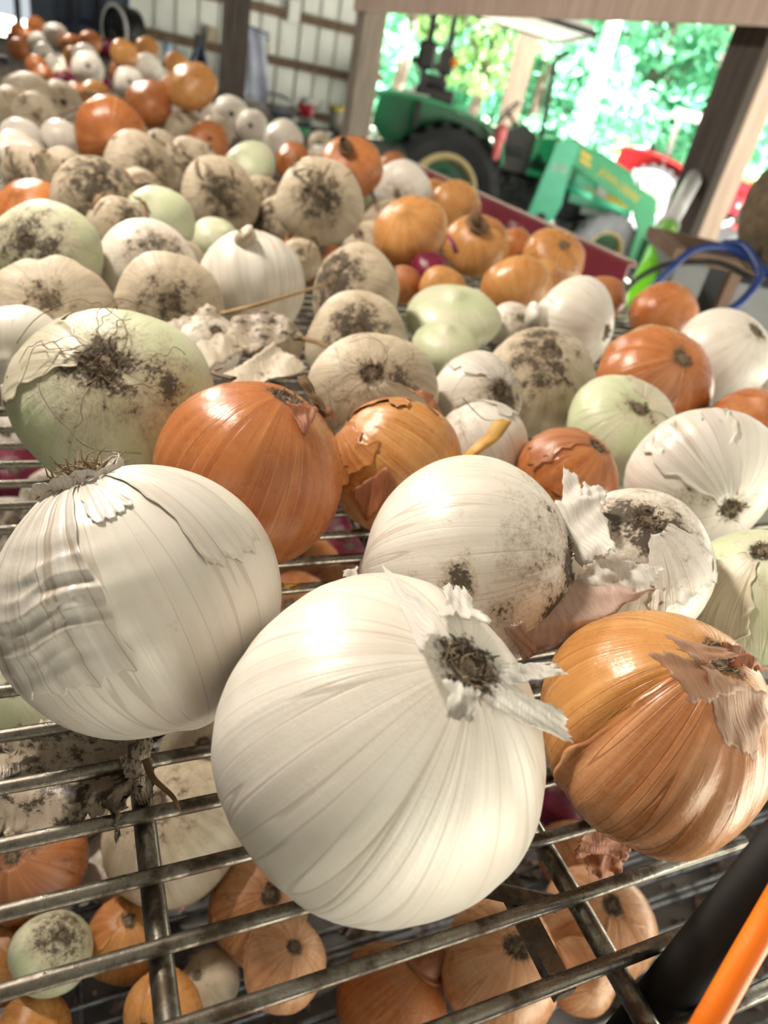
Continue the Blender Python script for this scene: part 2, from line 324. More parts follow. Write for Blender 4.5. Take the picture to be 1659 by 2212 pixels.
# ---------------------------------------------------------------- drying rack
rack = tag(empty('drying_rack', (.3, 0, 0)), 'tall steel wire drying rack holding the onions on two decks', 'rack')
def deck(name, label): return tag(empty(name), label)
def into(o, par): o.parent = par; o.location = Vector(o.location)-Vector((.3, 0, 0)) if par is rack else o.location; return o
up_ = into(deck('upper_deck', 'upper wire deck of worn grey rods'), rack); lo_ = into(deck('lower_deck', 'lower wire deck of pale galvanised rods'), rack)
RODR = .0029
def rod_mesh(name, x0, x1, mat, r=RODR, axis='x', n=8):
    b = MB(); k = max(2, int(abs(x1-x0)/.08)); pts = [(x0+(x1-x0)*i/k, .0004*math.sin(i*1.7), .0003*math.sin(i*2.3)) for i in range(k+1)]
    if axis == 'y': pts = [(b_, a, c) for a, b_, c in pts]
    b.tube(pts, r, n); o = b.build(name, mat, smooth=True); me = o.data; bpy.data.objects.remove(o); return me
r_short = rod_mesh('rod', -.36, .262, M['rod']); r_long = rod_mesh('rod', -.36, .872, M['rod']); r_low = rod_mesh('rod', -.55, .87, M['rodlow'], .0024)
PITCHR = .0246
for i in range(64):
    y = .0208+PITCHR*i; o = link('rod', r_short if y < .118 else r_long, up_, (0, y, RACKZ-RODR+random.uniform(-.0004, .0004)))
    o.rotation_euler = (0, 0, random.uniform(-.002, .002))
far = MB()
for i in range(180): y = .0208+PITCHR*(64+i); far.tube([(-.36, y, RACKZ-RODR), (.872, y, RACKZ-RODR)], RODR, 6)
fo = far.build('rod', M['rod'], up_, smooth=True); fo['kind'] = 'stuff'
cr = rod_mesh('cross_rod', .01, 6.0, M['rod'], .0042, 'y'); crs = rod_mesh('cross_rod', .125, 6.0, M['rod'], .0042, 'y')
for x in (-.138, .0168, .1725, .328, .484, .64, .79): link('cross_rod', cr if x < .26 else crs, up_, (x, 0, RACKZ-2*RODR-.0042))
m = MB(); m.box((.150, .070, RACKZ-.022), (.158, .145, RACKZ-.016)); tag(m.build('support_bracket', M['rod'], up_), 'short flat bracket under the right cross rod')
m = MB(); m.tube([(.128, .118, RACKZ-.0135), (.166, .098, RACKZ-.0135)], .004, 6, flat=.5); m.build('support_bracket', M['rod'], up_)
m = MB(); m.box((-.365, .008, RACKZ-.035), (.262, .014, RACKZ-.012)); m.build('front_rail', M['black'], rack).location = (-.3, 0, 0)
for i in range(52):
    y = -.02+.0215*i; link('rod', r_low, lo_, (0, y, LOWZ-.0024+random.uniform(-.001, .001)))
    if i % 2 == 0: link('rod', r_low, lo_, (0, y+.006, LOWZ-.003))
cl_ = rod_mesh('cross_rod', -.1, 1.2, M['rodlow'], .003, 'y')
for x in (-.3, -.02, .22, .46, .7, .85): link('cross_rod', cl_, lo_, (x, 0, LOWZ-.0078))
def rpart(mb, name, mat, label=None, smooth=False):
    o = mb.build(name, mat, rack, smooth); o.location = (-.3, 0, 0)
    if label: o['label'] = label
    return o
# posts: the near black one stands at the front edge
base = P(1558, 2010, .232); m = MB(); bx, by = base.x, base.y
m.tube([(bx, by, 0), (bx, by, 1.0), (bx, by, 1.572)], .0090, 20); rpart(m, 'post', M['black'], 'near black upright with an orange cord', True)
for x, y in ((-.36, .02), (-.36, 5.9), (.86, 3.2)): m = MB(); m.tube([(x, y, 0), (x, y, RACKZ+(.0 if x > 0 else .32))], .016, 12); rpart(m, 'post', M['black'], None, True)
q = P(58, 130, 4.6); m = MB(); m.box((q.x-.035, q.y-.03, 0), (q.x+.035, q.y+.03, q.z+.14), .005); rpart(m, 'post', plain('blue_grey_paint', (.06, .07, .13), .5), 'blue-grey upright at the far heap')
q = P(5, 180, 2.9); m = MB(); m.box((q.x-.03, q.y-.03, 0), (q.x+.03, q.y+.03, q.z+.10), .005); rpart(m, 'post', plain('dark_violet_paint', (.035, .033, .06), .5), 'dark upright at the left edge')
m = MB(); m.box((-.30, 5.95, RACKZ-.05), (.87, 6.0, RACKZ+.03)); rpart(m, 'end_rail', M['black'])
# maroon side board with a folded lip and a cut end
m = MB(); x = .882
m.prism([(x, RACKZ-.075), (x+.004, RACKZ-.075), (x+.004, RACKZ+.052), (x+.020, RACKZ+.052), (x+.020, RACKZ+.056), (x, RACKZ+.056)], .985, 2.12)
sb = rpart(m, 'side_board', M['maroon'], 'maroon steel side board with scuffed white stencilling')
m = MB(); m.tube([(x+.018, .99, RACKZ+.058), (x+.018, 2.12, RACKZ+.058)], .0035, 6); o = m.build('rim', plain('worn_edge', (.30, .21, .18), .5), sb)
SCUFF = plain('scuffed_white_paint', (.55, .40, .46), .7, var=.55, scale=140)
m = MB()
def strokes(m, y0, z0, w, h, pat):
    for gi, g in enumerate(pat):
        yy = y0-gi*w*1.25
        segs = {'0': 'abcdef', '1': 'bc', '2': 'abged', '3': 'abgcd', '4': 'fgbc', '5': 'afgcd', '6': 'afgedc', '7': 'abc', '8': 'abcdefg', '9': 'abcdfg'}[g]; t = h*.17
        for sg in segs:
            y_a, y_b, za, zb = {'a': (0, 1, 1, 1), 'b': (1, 1, .5, 1), 'c': (1, 1, 0, .5), 'd': (0, 1, 0, 0), 'e': (0, 0, 0, .5), 'f': (0, 0, .5, 1), 'g': (0, 1, .5, .5)}[sg]
            ya, yb = yy-y_a*w, yy-y_b*w; m.box((x-.0008, min(ya, yb)-t/2, z0+min(za, zb)*h-t/2), (x-.0001, max(ya, yb)+t/2, z0+max(za, zb)*h+t/2))
strokes(m, 1.385, RACKZ+.012, .014, .024, '001')
m.build('stencil', SCUFF, sb)
m = MB()
for k in range(14): yy = 1.13-k*.0085; m.box((x-.0008, yy-.003, RACKZ-.012+.002*random.random()), (x-.0001, yy+.0035, RACKZ+.004))
m.build('stencil', SCUFF, sb)
# orange cord hugging the near post
cp = curve_pts([Vector((bx, by, 1.576)), P(1790, 1755, .196), P(1686, 1935, .203), P(1600, 2085, .20), P(1535, 2200, .198), P(1500, 2250, .2), P(1440, 2262, .205), P(1340, 2275, .212), P(1250, 2330, .22)], 10)
m = MB(); m.tube(cp, .0040, 12); tag(m.build('cord', M['orange'], smooth=True), 'bright orange cord draped against the near black upright', 'cord')
# tray with soil and skins under the lower deck
m = MB(); m.box((-.55, -.1, LOWZ-.06), (.90, 1.3, LOWZ-.05)); tag(m.build('litter_tray', plain('grey_board', (.17, .16, .16), .9, var=.5, scale=14)), 'dark grey board catching soil beneath the lower wire deck', 'tray')
m = MB()
for i in range(2400):
    x, y = random.uniform(-.1, .88), random.uniform(-.08, .9); r = random.choice((.003, .004, .006, .010))*random.uniform(.6, 1.3); z = LOWZ-.05+r*.5
    v = [(x+r*math.cos(a)*random.uniform(.6, 1.2), y+r*math.sin(a)*random.uniform(.6, 1.2), z) for a in (0, 1.57, 3.14, 4.71)]+[(x, y, z+r), (x, y, z-r*.5)]
    m.add(v, [(0, 1, 4), (1, 2, 4), (2, 3, 4), (3, 0, 4), (1, 0, 5), (2, 1, 5), (3, 2, 5), (0, 3, 5)])
tag(m.build('soil_litter', plain('soil_and_skin_bits', (.42, .31, .26), .95, var=.75, scale=60)), 'crumbs of soil and skin lying under the lower deck', 'soil', kind='stuff')
# ---------------------------------------------------------------- onions
# (key, label, x, y, z rel. eye, radius, polar ratio, root axis, skin, dirt, deck)
ONIONS = [
 ('big_front', 'largest clean white onion in front on the wire rods, shaggy root facing up', 0.0915, 0.1395, -0.1943, 0.0572, 0.97, (0.246, -0.288, 0.925), 'w', 0.05, 0),
 ('left_white', 'large wrinkled white onion at the left with a papery collar round its roots', 0.0213, 0.2286, -0.1958, 0.0542, 1.0, (-0.379, 0.48, 0.791), 'w', 0.12, 0),
 ('copper_front', 'large smooth copper onion with dark upright roots, behind the wrinkled white onion', 0.0868, 0.3277, -0.1985, 0.0524, 0.98, (0.296, 0.0, 0.955), 'c', 0.05, 0),
 ('golden_front', 'golden onion with torn skin and side root, right of the large smooth copper onion', 0.1857, 0.3501, -0.2079, 0.0421, 1.0, (-0.722, 0.521, 0.455), 'y', 0.15, 0),
 ('patch_white', 'white onion with dark soil patches, directly behind the largest white onion', 0.1775, 0.2349, -0.1974, 0.0528, 0.98, (0.782, -0.463, 0.417), 'w', 0.5, 0),
 ('flaky_white', 'white onion with grey root plate and loose papery flaps, right of the soil-patched onion', 0.2799, 0.2256, -0.2029, 0.0432, 1.0, (-0.358, -0.205, 0.911), 'w', 0.45, 0),
 ('golden_right', 'big golden onion with a deep crease and peeling top, beside the black post', 0.2132, 0.128, -0.2035, 0.0475, 0.98, (0.084, -0.162, 0.983), 'y', 0.1, 0),
 ('edge_white', 'pale green-white onion cut by the right edge, above the big creased golden onion', 0.3573, 0.1984, -0.2115, 0.0401, 0.95, (-0.444, 0.057, 0.894), 'g', 0.3, 0),
 ('smudge_white', 'round white onion with a soil smudge low down, behind the papery flaps', 0.4041, 0.3045, -0.1982, 0.0518, 0.82, (-0.276, -0.961, 0.021), 'w', 0.25, 0),
 ('seam_copper', 'small copper onion with a dark soil seam, just behind the soil-patched white onion', 0.31, 0.3313, -0.2092, 0.0347, 0.95, (0.231, -0.328, 0.916), 'c', 0.2, 0),
 ('flat_seam', 'flattened white onion with grey soil on top, behind the small soil-seamed copper onion', 0.4059, 0.3947, -0.2046, 0.0459, 0.75, (-0.226, -0.527, 0.819), 'g', 0.25, 0),
 ('twin_low', 'cream onion with a dry yellow stem lying on it, right of the torn golden onion', 0.2727, 0.3876, -0.2159, 0.0342, 1.0, (-0.359, 0.574, 0.736), 'w', 0.4, 0),
 ('twin_high', 'cream onion with black roots, tucked behind the one under the dry yellow stem', 0.3013, 0.4538, -0.2074, 0.0372, 0.95, (0.024, -0.79, 0.613), 'w', 0.4, 0),
 ('grimy_big', 'broad soil-caked grey onion beside the pale green flattened pair', 0.3825, 0.4861, -0.2055, 0.052, 0.8, (-0.289, -0.422, 0.859), 'd', 0.7, 0),
 ('copper_big', 'broad copper onion with dark dusty top, left of the glossy round white one', 0.5117, 0.4821, -0.1987, 0.0553, 0.85, (-0.147, -0.623, 0.769), 'c', 0.15, 0),
 ('right_white', 'glossy round white onion at the right edge of the rack, before the grey tote', 0.6551, 0.5405, -0.1905, 0.0531, 0.9, (0.066, -0.539, 0.84), 'w', 0.2, 0),
 ('rim_copper', 'orange copper onion cut off by the right edge, behind the smudged white onion', 0.5673, 0.3982, -0.211, 0.0457, 0.8, (0.346, 0.192, -0.918), 'c', 0.1, 0),
 ('round_copper', 'smooth round brown onion alone below the lime green pole', 0.7567, 0.7418, -0.2061, 0.0464, 0.9, (0.132, 0.536, -0.834), 'c', 0.05, 0),
 ('tear_white', 'teardrop shaped clean white onion with a tan neck, behind the grey soil-caked onion', 0.5171, 0.6288, -0.1967, 0.0536, 0.78, (0.454, -0.873, 0.179), 'w', 0.1, 0),
 ('shiny_copper', 'shiny copper onion with bright highlight, behind the flattened pale green onion', 0.5305, 0.7761, -0.205, 0.0481, 0.8, (0.215, 0.907, 0.362), 'y', 0.1, 0),
 ('flat_pale', 'flattened pale green-white onion, upper of the two stacked beside the soil-caked one', 0.3961, 0.6878, -0.2157, 0.053, 0.55, (0.24, 0.223, -0.945), 'g', 0.1, 0),
 ('flat_green', 'small flattened light green onion, lower of the two stacked beside the soil-caked one', 0.3529, 0.6149, -0.2243, 0.0346, 0.66, (0.22, 0.189, -0.957), 'g', 0.1, 0),
 ('grimy_ball', 'round soil-speckled onion at the thin end of the long straw', 0.2795, 0.6992, -0.2006, 0.0514, 0.78, (-0.849, -0.301, 0.435), 'd', 0.75, 0),
 ('root_crown', 'white onion crowned with black soil and roots, behind the wild rooted cream onion', 0.236, 0.5659, -0.2078, 0.0485, 0.65, (-0.369, -0.665, 0.649), 'd', 0.7, 0),
 ('wild_root', 'cream onion with wild long roots, directly behind the torn golden onion', 0.2076, 0.4515, -0.2047, 0.0499, 0.8, (-0.392, -0.595, 0.702), 'd', 0.4, 0),
 ('bell_white', 'tall ribbed bell shaped white onion behind the long straw', 0.1649, 0.6869, -0.198, 0.052, 1.0, (-0.108, 0.498, 0.86), 'w', 0.35, 0),
 ('dark_eye', 'white onion with one large dark root eye, at the thick end of the straw', 0.0782, 0.6217, -0.2051, 0.0476, 0.7, (-0.076, -0.888, 0.453), 'd', 0.6, 0),
 ('eye_cream', 'cream onion with a smeared brown root mark and bent dry leaf', 0.0719, 0.7331, -0.2037, 0.0485, 0.78, (0.136, -0.877, 0.462), 'w', 0.45, 0),
 ('eye_left', 'greenish onion with round black root eye at the left edge', -0.0185, 0.7113, -0.1943, 0.0503, 0.72, (-0.388, -0.766, 0.512), 'g', 0.5, 0),
 ('flat_stripe', 'flattened dusty onion with green stripes under a ragged root, at the left', -0.0149, 0.6053, -0.2089, 0.0483, 0.5, (-0.055, -0.739, 0.671), 'd', 0.55, 0),
 ('plain_left', 'plain cream onion at the left edge, behind the big greenish one', -0.0349, 0.5406, -0.2159, 0.033, 0.85, (0.259, 0.965, -0.032), 'w', 0.2, 0),
 ('green_big', 'very large flattened greenish onion with long root hairs, at the left', 0.0229, 0.4204, -0.1987, 0.0605, 0.74, (-0.184, -0.584, 0.79), 'g', 0.45, 0),
 ('bright_copper', 'bright orange onion at the left edge behind the black-eyed greenish one', -0.0425, 0.9923, -0.2156, 0.0416, 0.62, (0.373, 0.469, -0.801), 'c', 0.1, 0),
 ('dusty_eye', 'tall dusty onion with square black root eye, right of the bright orange one', 0.033, 0.946, -0.1921, 0.0506, 1.05, (0.067, -0.684, 0.726), 'd', 0.7, 0),
 ('smooth_green', 'smooth shiny pale green onion with bare skin among dusty ones', 0.0964, 0.8796, -0.1904, 0.0416, 0.9, (0.457, 0.434, -0.777), 'g', 0.05, 0),
 ('dusty_eye2', 'dusty onion with oval black root, touching the shiny pale green one', 0.0502, 0.8215, -0.1915, 0.0354, 0.95, (0.315, -0.656, 0.685), 'd', 0.6, 0),
 ('tucked_green', 'small greenish onion tucked behind the ribbed bell shaped white onion', 0.1746, 0.934, -0.2189, 0.0331, 0.8, (-0.326, 0.616, -0.717), 'g', 0.3, 0),
 ('root_copper', 'peach copper onion with grey bristly root, behind the ribbed white onion', 0.2941, 0.9146, -0.2137, 0.0379, 0.75, (0.277, -0.893, 0.355), 'c', 0.3, 0),
 ('clove_white', 'garlic-like white onion with torn hanging skin, right of the peach copper one', 0.3985, 0.9779, -0.2136, 0.0389, 0.85, (-0.702, -0.374, 0.606), 'd', 0.5, 0),
 ('tall_copper', 'tall amber onion standing above the small purple red onion', 0.426, 0.9077, -0.1719, 0.0515, 0.75, (0.561, 0.421, -0.713), 'y', 0.1, 0),
 ('neck_copper', 'amber onion with a dark dry neck ring, beside the maroon board', 0.6035, 1.0295, -0.2031, 0.0523, 0.8, (-0.446, -0.508, 0.737), 'y', 0.15, 0),
 ('red_small', 'small glossy purple red onion wedged between amber onions', 0.433, 0.8379, -0.206, 0.0273, 0.95, (-0.553, 0.17, -0.816), 'r', 0.0, 0),
 ('low_copper', 'low amber onion in front of the small purple red onion', 0.4273, 0.7833, -0.2125, 0.0302, 0.75, (0.305, 0.942, -0.14), 'y', 0.1, 0),
 ('dark_copper', 'dark rusty onion with peeling skin, left of the low amber onion', 0.3876, 0.8186, -0.2189, 0.0248, 0.95, (-0.634, -0.002, 0.774), 'c', 0.4, 0),
 ('dusty_copper', 'light copper onion with dusty white cheek, against the maroon board', 0.7331, 0.9951, -0.2033, 0.052, 0.8, (-0.183, -0.659, 0.73), 'y', 0.2, 0),
 ('behind_copper', 'small copper onion wedged between the neck-ringed amber onion and the dusty-cheeked one', 0.7172, 1.0953, -0.2142, 0.0358, 1.0, (0.168, 0.985, -0.039), 'c', 0.1, 0),
 ('mid_copper', 'dull tan onion between the shiny copper onion and the dusty-cheeked one', 0.6577, 0.8979, -0.2177, 0.0337, 0.9, (0.088, 0.643, -0.761), 'y', 0.3, 0),
 ('tail_copper', 'soil-streaked copper onion below the free end of the maroon board', 0.7131, 0.8248, -0.2166, 0.0353, 0.85, (-0.488, -0.625, 0.609), 'c', 0.3, 0),
 ('brown_crown', 'tall orange-brown onion with dark crown in front of the weathered post', 0.4557, 1.2577, -0.1462, 0.0562, 0.78, (-0.519, -0.538, 0.665), 'c', 0.2, 0),
 ('dusty_pale', 'dusty white oval onion in front of the far end of the maroon board', 0.5994, 1.3483, -0.1824, 0.0557, 0.6, (-0.613, -0.784, -0.099), 'w', 0.35, 0),
 ('faded_tan', 'faded tan onion with brown dusty back, leaning on the maroon board', 0.7128, 1.3269, -0.1965, 0.0536, 0.75, (0.029, 0.947, -0.319), 'y', 0.4, 0),
 ('tan_behind', 'pale tan onion behind the dusty white oval one', 0.7668, 1.5482, -0.2116, 0.0401, 0.9, (0.46, 0.444, -0.769), 'y', 0.2, 0),
 ('little_brown', 'little brown onion at the far tip of the maroon board', 0.8604, 2.0246, -0.2116, 0.0395, 0.7, (0.368, 0.76, -0.536), 'c', 0.2, 0),
 ('pear_green', 'smooth pear shaped yellow-green onion among dusty ones', 0.3157, 1.4246, -0.1951, 0.0546, 0.68, (0.655, 0.385, -0.65), 'g', 0.15, 0),
 ('copper_cone', 'dark copper onion with pointed shaded base, rising above the dry stalks', 0.0754, 1.3972, -0.1701, 0.0577, 0.8, (0.056, 0.996, 0.068), 'c', 0.25, 0),
 ('copper_bean', 'rounded salmon copper onion behind the dark pointed one', 0.1838, 1.8782, -0.1517, 0.0543, 0.68, (0.425, 0.703, -0.571), 'c', 0.05, 0),
 ('tan_flat', 'flattened tan onion on the top right corner of the far heap', 0.2701, 1.8345, -0.101, 0.0555, 0.62, (0.5, 0.645, -0.578), 'y', 0.15, 0),
 ('ivory_round', 'round ivory onion before the clutter, left of the weathered post', 0.5173, 1.9511, -0.19, 0.0544, 0.85, (0.88, 0.38, -0.286), 'w', 0.3, 0),
 ('twin_brown', 'brown onion just under the round ivory one', 0.4765, 1.7008, -0.2023, 0.042, 0.75, (0.799, 0.52, -0.304), 'c', 0.2, 0),
 ('rust_small', 'rust red onion with dark root half buried in dusty onions', 0.3005, 1.7741, -0.2007, 0.0468, 0.6, (-0.07, -0.896, 0.439), 'c', 0.3, 0),
 ('white_a', 'white onion at the left edge below the dark dry stalks', -0.0664, 1.5116, -0.2141, 0.0359, 1.0, (0.191, 0.556, -0.809), 'w', 0.2, 0),
 ('white_b', 'white onion between the dark dry stalks and the pointed copper one', -0.0017, 1.5552, -0.2127, 0.0376, 0.95, (-0.079, -0.924, -0.375), 'w', 0.25, 0),
 ('white_c', 'flat white onion lowest of the three under the dry stalks', -0.0526, 1.3057, -0.2103, 0.0443, 0.5, (-0.579, 0.458, -0.675), 'w', 0.2, 0),
 ('crusty_a', 'soil-crusted onion left of the pear shaped green one, dark root on top', 0.2047, 1.0885, -0.1912, 0.0547, 0.65, (-0.027, -0.948, 0.316), 'd', 0.7, 0),
 ('crusty_b', 'broad crusty onion with large black root, below the crowned brown one', 0.2866, 0.8828, -0.1458, 0.0524, 0.62, (-0.34, -0.86, 0.38), 'd', 0.7, 0),
 ('crusty_c', 'grey crusty onion behind the peach copper one with bristly root', 0.2901, 1.0812, -0.2128, 0.0361, 0.8, (-0.893, -0.423, 0.151), 'd', 0.7, 0),
 ('crusty_d', 'small crusty onion with curled brown skin, behind the tucked greenish one', 0.2533, 1.1372, -0.2174, 0.0328, 0.85, (-0.319, -0.931, 0.177), 'd', 0.8, 0),
 ('crusty_e', 'small grey crusty onion left of the bright pale glinting one', 0.3389, 1.1112, -0.2188, 0.0326, 0.7, (-0.193, -0.895, 0.403), 'd', 0.6, 0),
 ('pale_glint', 'small pale green onion with bright glint, left of the tall amber one', 0.4852, 1.2752, -0.2162, 0.0355, 0.9, (0.468, 0.474, -0.746), 'g', 0.1, 0),
 ('dusty_f', 'dusty onion below the pointed copper one, dry stalk across it', 0.1052, 1.2121, -0.192, 0.0562, 0.7, (0.368, -0.822, 0.434), 'd', 0.6, 0),
 ('dusty_g', 'dusty onion with brown stalk, below the half buried rust red one', 0.1992, 1.3453, -0.1978, 0.0526, 0.7, (-0.428, -0.887, 0.176), 'd', 0.6, 0),
 ('dusty_h', 'dusty grey onion above the bright orange one at the left edge', -0.0463, 1.1819, -0.2098, 0.0392, 0.7, (-0.559, -0.815, 0.157), 'd', 0.6, 0),
 ('dusty_i', 'dusty tan onion between the left edge and the square-eyed one', 0.0014, 1.2172, -0.2125, 0.0377, 0.7, (-0.337, -0.932, 0.134), 'd', 0.5, 0),
 ('cream_j', 'cream onion just right of the salmon copper one', 0.3676, 2.3487, -0.1936, 0.0511, 0.85, (-0.163, -0.935, 0.314), 'w', 0.3, 0),
 ('cream_k', 'cream onion below the flattened tan one on the far heap', 0.3149, 2.4225, -0.2038, 0.0466, 0.9, (0.045, 0.991, -0.123), 'w', 0.3, 0),
 ('cream_l', 'mottled cream onion on the edge before the dark post', 0.4496, 2.2916, -0.1804, 0.0533, 0.75, (-0.202, -0.96, 0.194), 'w', 0.4, 0),
 ('cream_m', 'mottled cream onion left of the round ivory one at the rack edge', 0.4941, 2.2131, -0.1935, 0.0471, 0.8, (-0.355, -0.915, 0.19), 'w', 0.3, 0),
 ('cream_n', 'dusty cream onion below the salmon copper one', 0.2589, 1.8392, -0.1986, 0.0477, 0.75, (0.068, -0.997, -0.042), 'd', 0.5, 0),
 ('cream_o', 'dusty cream onion between the pointed copper one and the salmon one', 0.2068, 1.9208, -0.2119, 0.0393, 0.8, (-0.366, -0.929, -0.048), 'd', 0.4, 0),
 ('cream_p', 'tiny bright white onion in front of the half buried rust red one', 0.2823, 1.7182, -0.2226, 0.0244, 0.95, (0.153, 0.978, -0.143), 'w', 0.05, 0),
 ('white_q', "dusty white onion right of the pointed copper one's base", 0.1788, 1.5742, -0.209, 0.041, 0.7, (-0.322, -0.947, 0.01), 'd', 0.5, 0),
 ('white_r', 'small white onion between the round ivory one and the crowned brown one', 0.6067, 1.9157, -0.2145, 0.0359, 0.8, (-0.313, -0.914, 0.257), 'w', 0.2, 0),
 ('brown_s', 'small orange-brown onion between the pear shaped green one and the crowned brown one', 0.5272, 1.7332, -0.217, 0.0347, 0.8, (0.334, 0.664, -0.669), 'c', 0.2, 0),
 ('tan_t', 'tiny tan onion at the rack edge beside the weathered post', 0.7308, 2.3276, -0.2156, 0.0345, 0.8, (-0.301, -0.949, 0.095), 'd', 0.4, 0),
 ('cream_u', 'greyish cream onion behind the half buried rust red one', 0.3786, 2.102, -0.2087, 0.0418, 0.8, (-0.185, -0.955, 0.232), 'd', 0.5, 0),
 ('heap_a', 'pale dusty onion on the left behind the dry stalks', -0.0628, 1.8856, -0.1868, 0.0557, 0.85, (0.117, 0.878, -0.464), 'd', 0.3, 0),
 ('heap_b', 'grey dusty onion behind the middle of the dry stalks', 0.0001, 2.0414, -0.2002, 0.0503, 0.8, (0.188, -0.954, 0.233), 'd', 0.5, 0),
 ('heap_c', 'dusty cream onion at the left edge behind the dry stalks', -0.0956, 1.7918, -0.2038, 0.0453, 0.8, (0.135, 0.929, -0.346), 'd', 0.4, 0),
 ('heap_d', 'grey-brown dusty onion partly under the dry stalks', -0.0436, 1.7326, -0.2016, 0.0464, 0.6, (0.017, -0.976, 0.215), 'd', 0.5, 0),
 ('heap_e', 'small salmon onion under the purple skin on the far heap', 0.0442, 2.5176, -0.2153, 0.0351, 0.8, (0.015, 0.878, -0.479), 'c', 0.2, 0),
 ('tan_e', 'peach onion under a brown leaf loop, behind the pointed copper one', 0.087, 2.3233, -0.2023, 0.0479, 0.8, (-0.182, 0.907, -0.379), 'y', 0.1, 0),
 ('red_v', 'purple red onion round a green-white core on the far heap', 0.0163, 2.7872, -0.2116, 0.0384, 1.0, (-0.004, 0.803, -0.596), 'r', 0.1, 0),
 ('red_w', 'purple red onion tops behind the peach one on the far heap', 0.0341, 3.0936, -0.2108, 0.0392, 0.9, (0.016, 0.945, -0.327), 'r', 0.1, 0),
 ('red_x', 'dark purple onion right of the peach one on the far heap', 0.1386, 2.9988, -0.218, 0.0324, 0.9, (0.043, 0.898, -0.438), 'r', 0.0, 0),
 ('pale_y', 'pale green-white onion clasped by purple red ones', 0.0114, 3.0231, -0.2098, 0.0351, 1.1, (-0.205, -0.951, 0.232), 'g', 0.1, 0),
 ('white_z', 'large white onion in the middle of the far heap', 0.0914, 2.9525, -0.1711, 0.0532, 0.9, (-0.029, -0.949, 0.315), 'w', 0.2, 0),
 ('white_aa', 'white onion above the large middle one on the far heap', 0.1067, 3.6942, -0.1735, 0.0544, 0.9, (0.178, 0.894, -0.412), 'w', 0.2, 0),
 ('copper_ab', 'pink-copper onion right of the large white one on the far heap', 0.2416, 3.6224, -0.2001, 0.0507, 0.85, (-0.037, 0.838, -0.544), 'c', 0.1, 0),
 ('white_ac', 'mottled white onion behind the salmon copper one', 0.233, 3.0733, -0.1967, 0.0535, 0.9, (-0.08, -0.975, 0.205), 'w', 0.2, 0),
 ('white_ad', 'ivory onion below the golden slope of the far heap', 0.3465, 3.596, -0.1582, 0.0546, 0.8, (0.093, 0.896, -0.434), 'w', 0.2, 0),
 ('copper_ae', 'small salmon onion beside the ivory one on the far heap', 0.3575, 4.1057, -0.2061, 0.0445, 0.8, (-0.048, 0.861, -0.506), 'c', 0.2, 0),
 ('red_af', 'dark red onion at the crest of the far heap', 0.2974, 5.7034, -0.1844, 0.0541, 0.8, (-0.097, 0.806, -0.583), 'r', 0.1, 0),
 ('tan_ag', 'long golden tan onion right of the dark red one at the crest', 0.2412, 3.4471, -0.1254, 0.0551, 0.7, (0.009, 0.868, -0.496), 'y', 0.1, 0),
 ('copper_ah', 'orange-brown onion at the right end of the crest before the fan', 0.3751, 3.9392, -0.107, 0.055, 0.8, (0.094, 0.922, -0.376), 'y', 0.2, 0),
 ('white_ai', 'small white onion left of the flattened tan one', 0.4114, 3.7582, -0.2007, 0.0496, 0.9, (0.103, 0.881, -0.462), 'w', 0.2, 0),
 ('copper_aj', 'small copper onion under the flattened tan one', 0.4152, 3.3788, -0.205, 0.0451, 0.9, (0.12, 0.94, -0.321), 'c', 0.1, 0),
 ('copper_ak', 'orange-brown onion just above the flattened tan one', 0.4903, 3.8426, -0.1386, 0.0548, 0.7, (0.126, 0.946, -0.3), 'y', 0.2, 0),
 ('white_al', 'white onion on the crest below the bright strip of daylight', -0.0052, 4.4571, -0.1362, 0.0548, 0.9, (-0.004, 0.897, -0.442), 'w', 0.2, 0),
 ('copper_am', 'salmon onion at the very top left of the far heap', -0.1086, 5.3738, -0.1446, 0.0544, 0.9, (-0.022, 0.917, -0.398), 'c', 0.1, 0),
 ('copper_an', 'pink onion below the topmost salmon one', -0.1492, 5.1057, -0.1982, 0.0518, 0.9, (-0.023, 0.953, -0.301), 'c', 0.1, 0),
 ('white_ao', "small white onion below the crest's salmon onions", -0.0843, 4.6663, -0.1975, 0.0525, 0.8, (0.012, -0.999, 0.049), 'w', 0.2, 0),
 ('white_ap', "white onion right of the dark rack upright at the heap's left", -0.0543, 3.8531, -0.2023, 0.0478, 0.8, (0.008, -0.998, 0.06), 'w', 0.2, 0),
 ('copper_aq', 'dull copper onion on the crest, left of centre', 0.065, 4.3799, -0.1682, 0.0546, 0.8, (0.02, 0.953, -0.302), 'c', 0.2, 0),
 ('copper_ar', 'rusty onion on the crest between two white ones', 0.1481, 4.3272, -0.1354, 0.0542, 0.8, (0.038, 0.955, -0.296), 'c', 0.2, 0),
 ('tan_as', "small tan onion below the crest's dull copper one", 0.069, 4.1248, -0.2025, 0.0475, 0.8, (0.021, 0.95, -0.31), 'y', 0.2, 0),
 ('copper_at', 'peach onion against the dark rack upright on the far heap', -0.0708, 3.2306, -0.2098, 0.0402, 0.9, (-0.015, 0.946, -0.325), 'c', 0.2, 0),
 ('copper_au', 'dusky pink onion low beside the dark rack upright', -0.0447, 2.8842, -0.2138, 0.0362, 0.9, (-0.008, 0.943, -0.332), 'c', 0.1, 0),
 ('white_av', 'small white onion between the peach one and the green-white core', -0.0185, 3.519, -0.2133, 0.0367, 0.9, (0.0, 0.947, -0.32), 'w', 0.2, 0),
 ('copper_aw', 'pink onion hard against the bright doorway at the far left', -0.2137, 5.6264, -0.199, 0.051, 0.9, (-0.031, 0.954, -0.297), 'c', 0.1, 0),
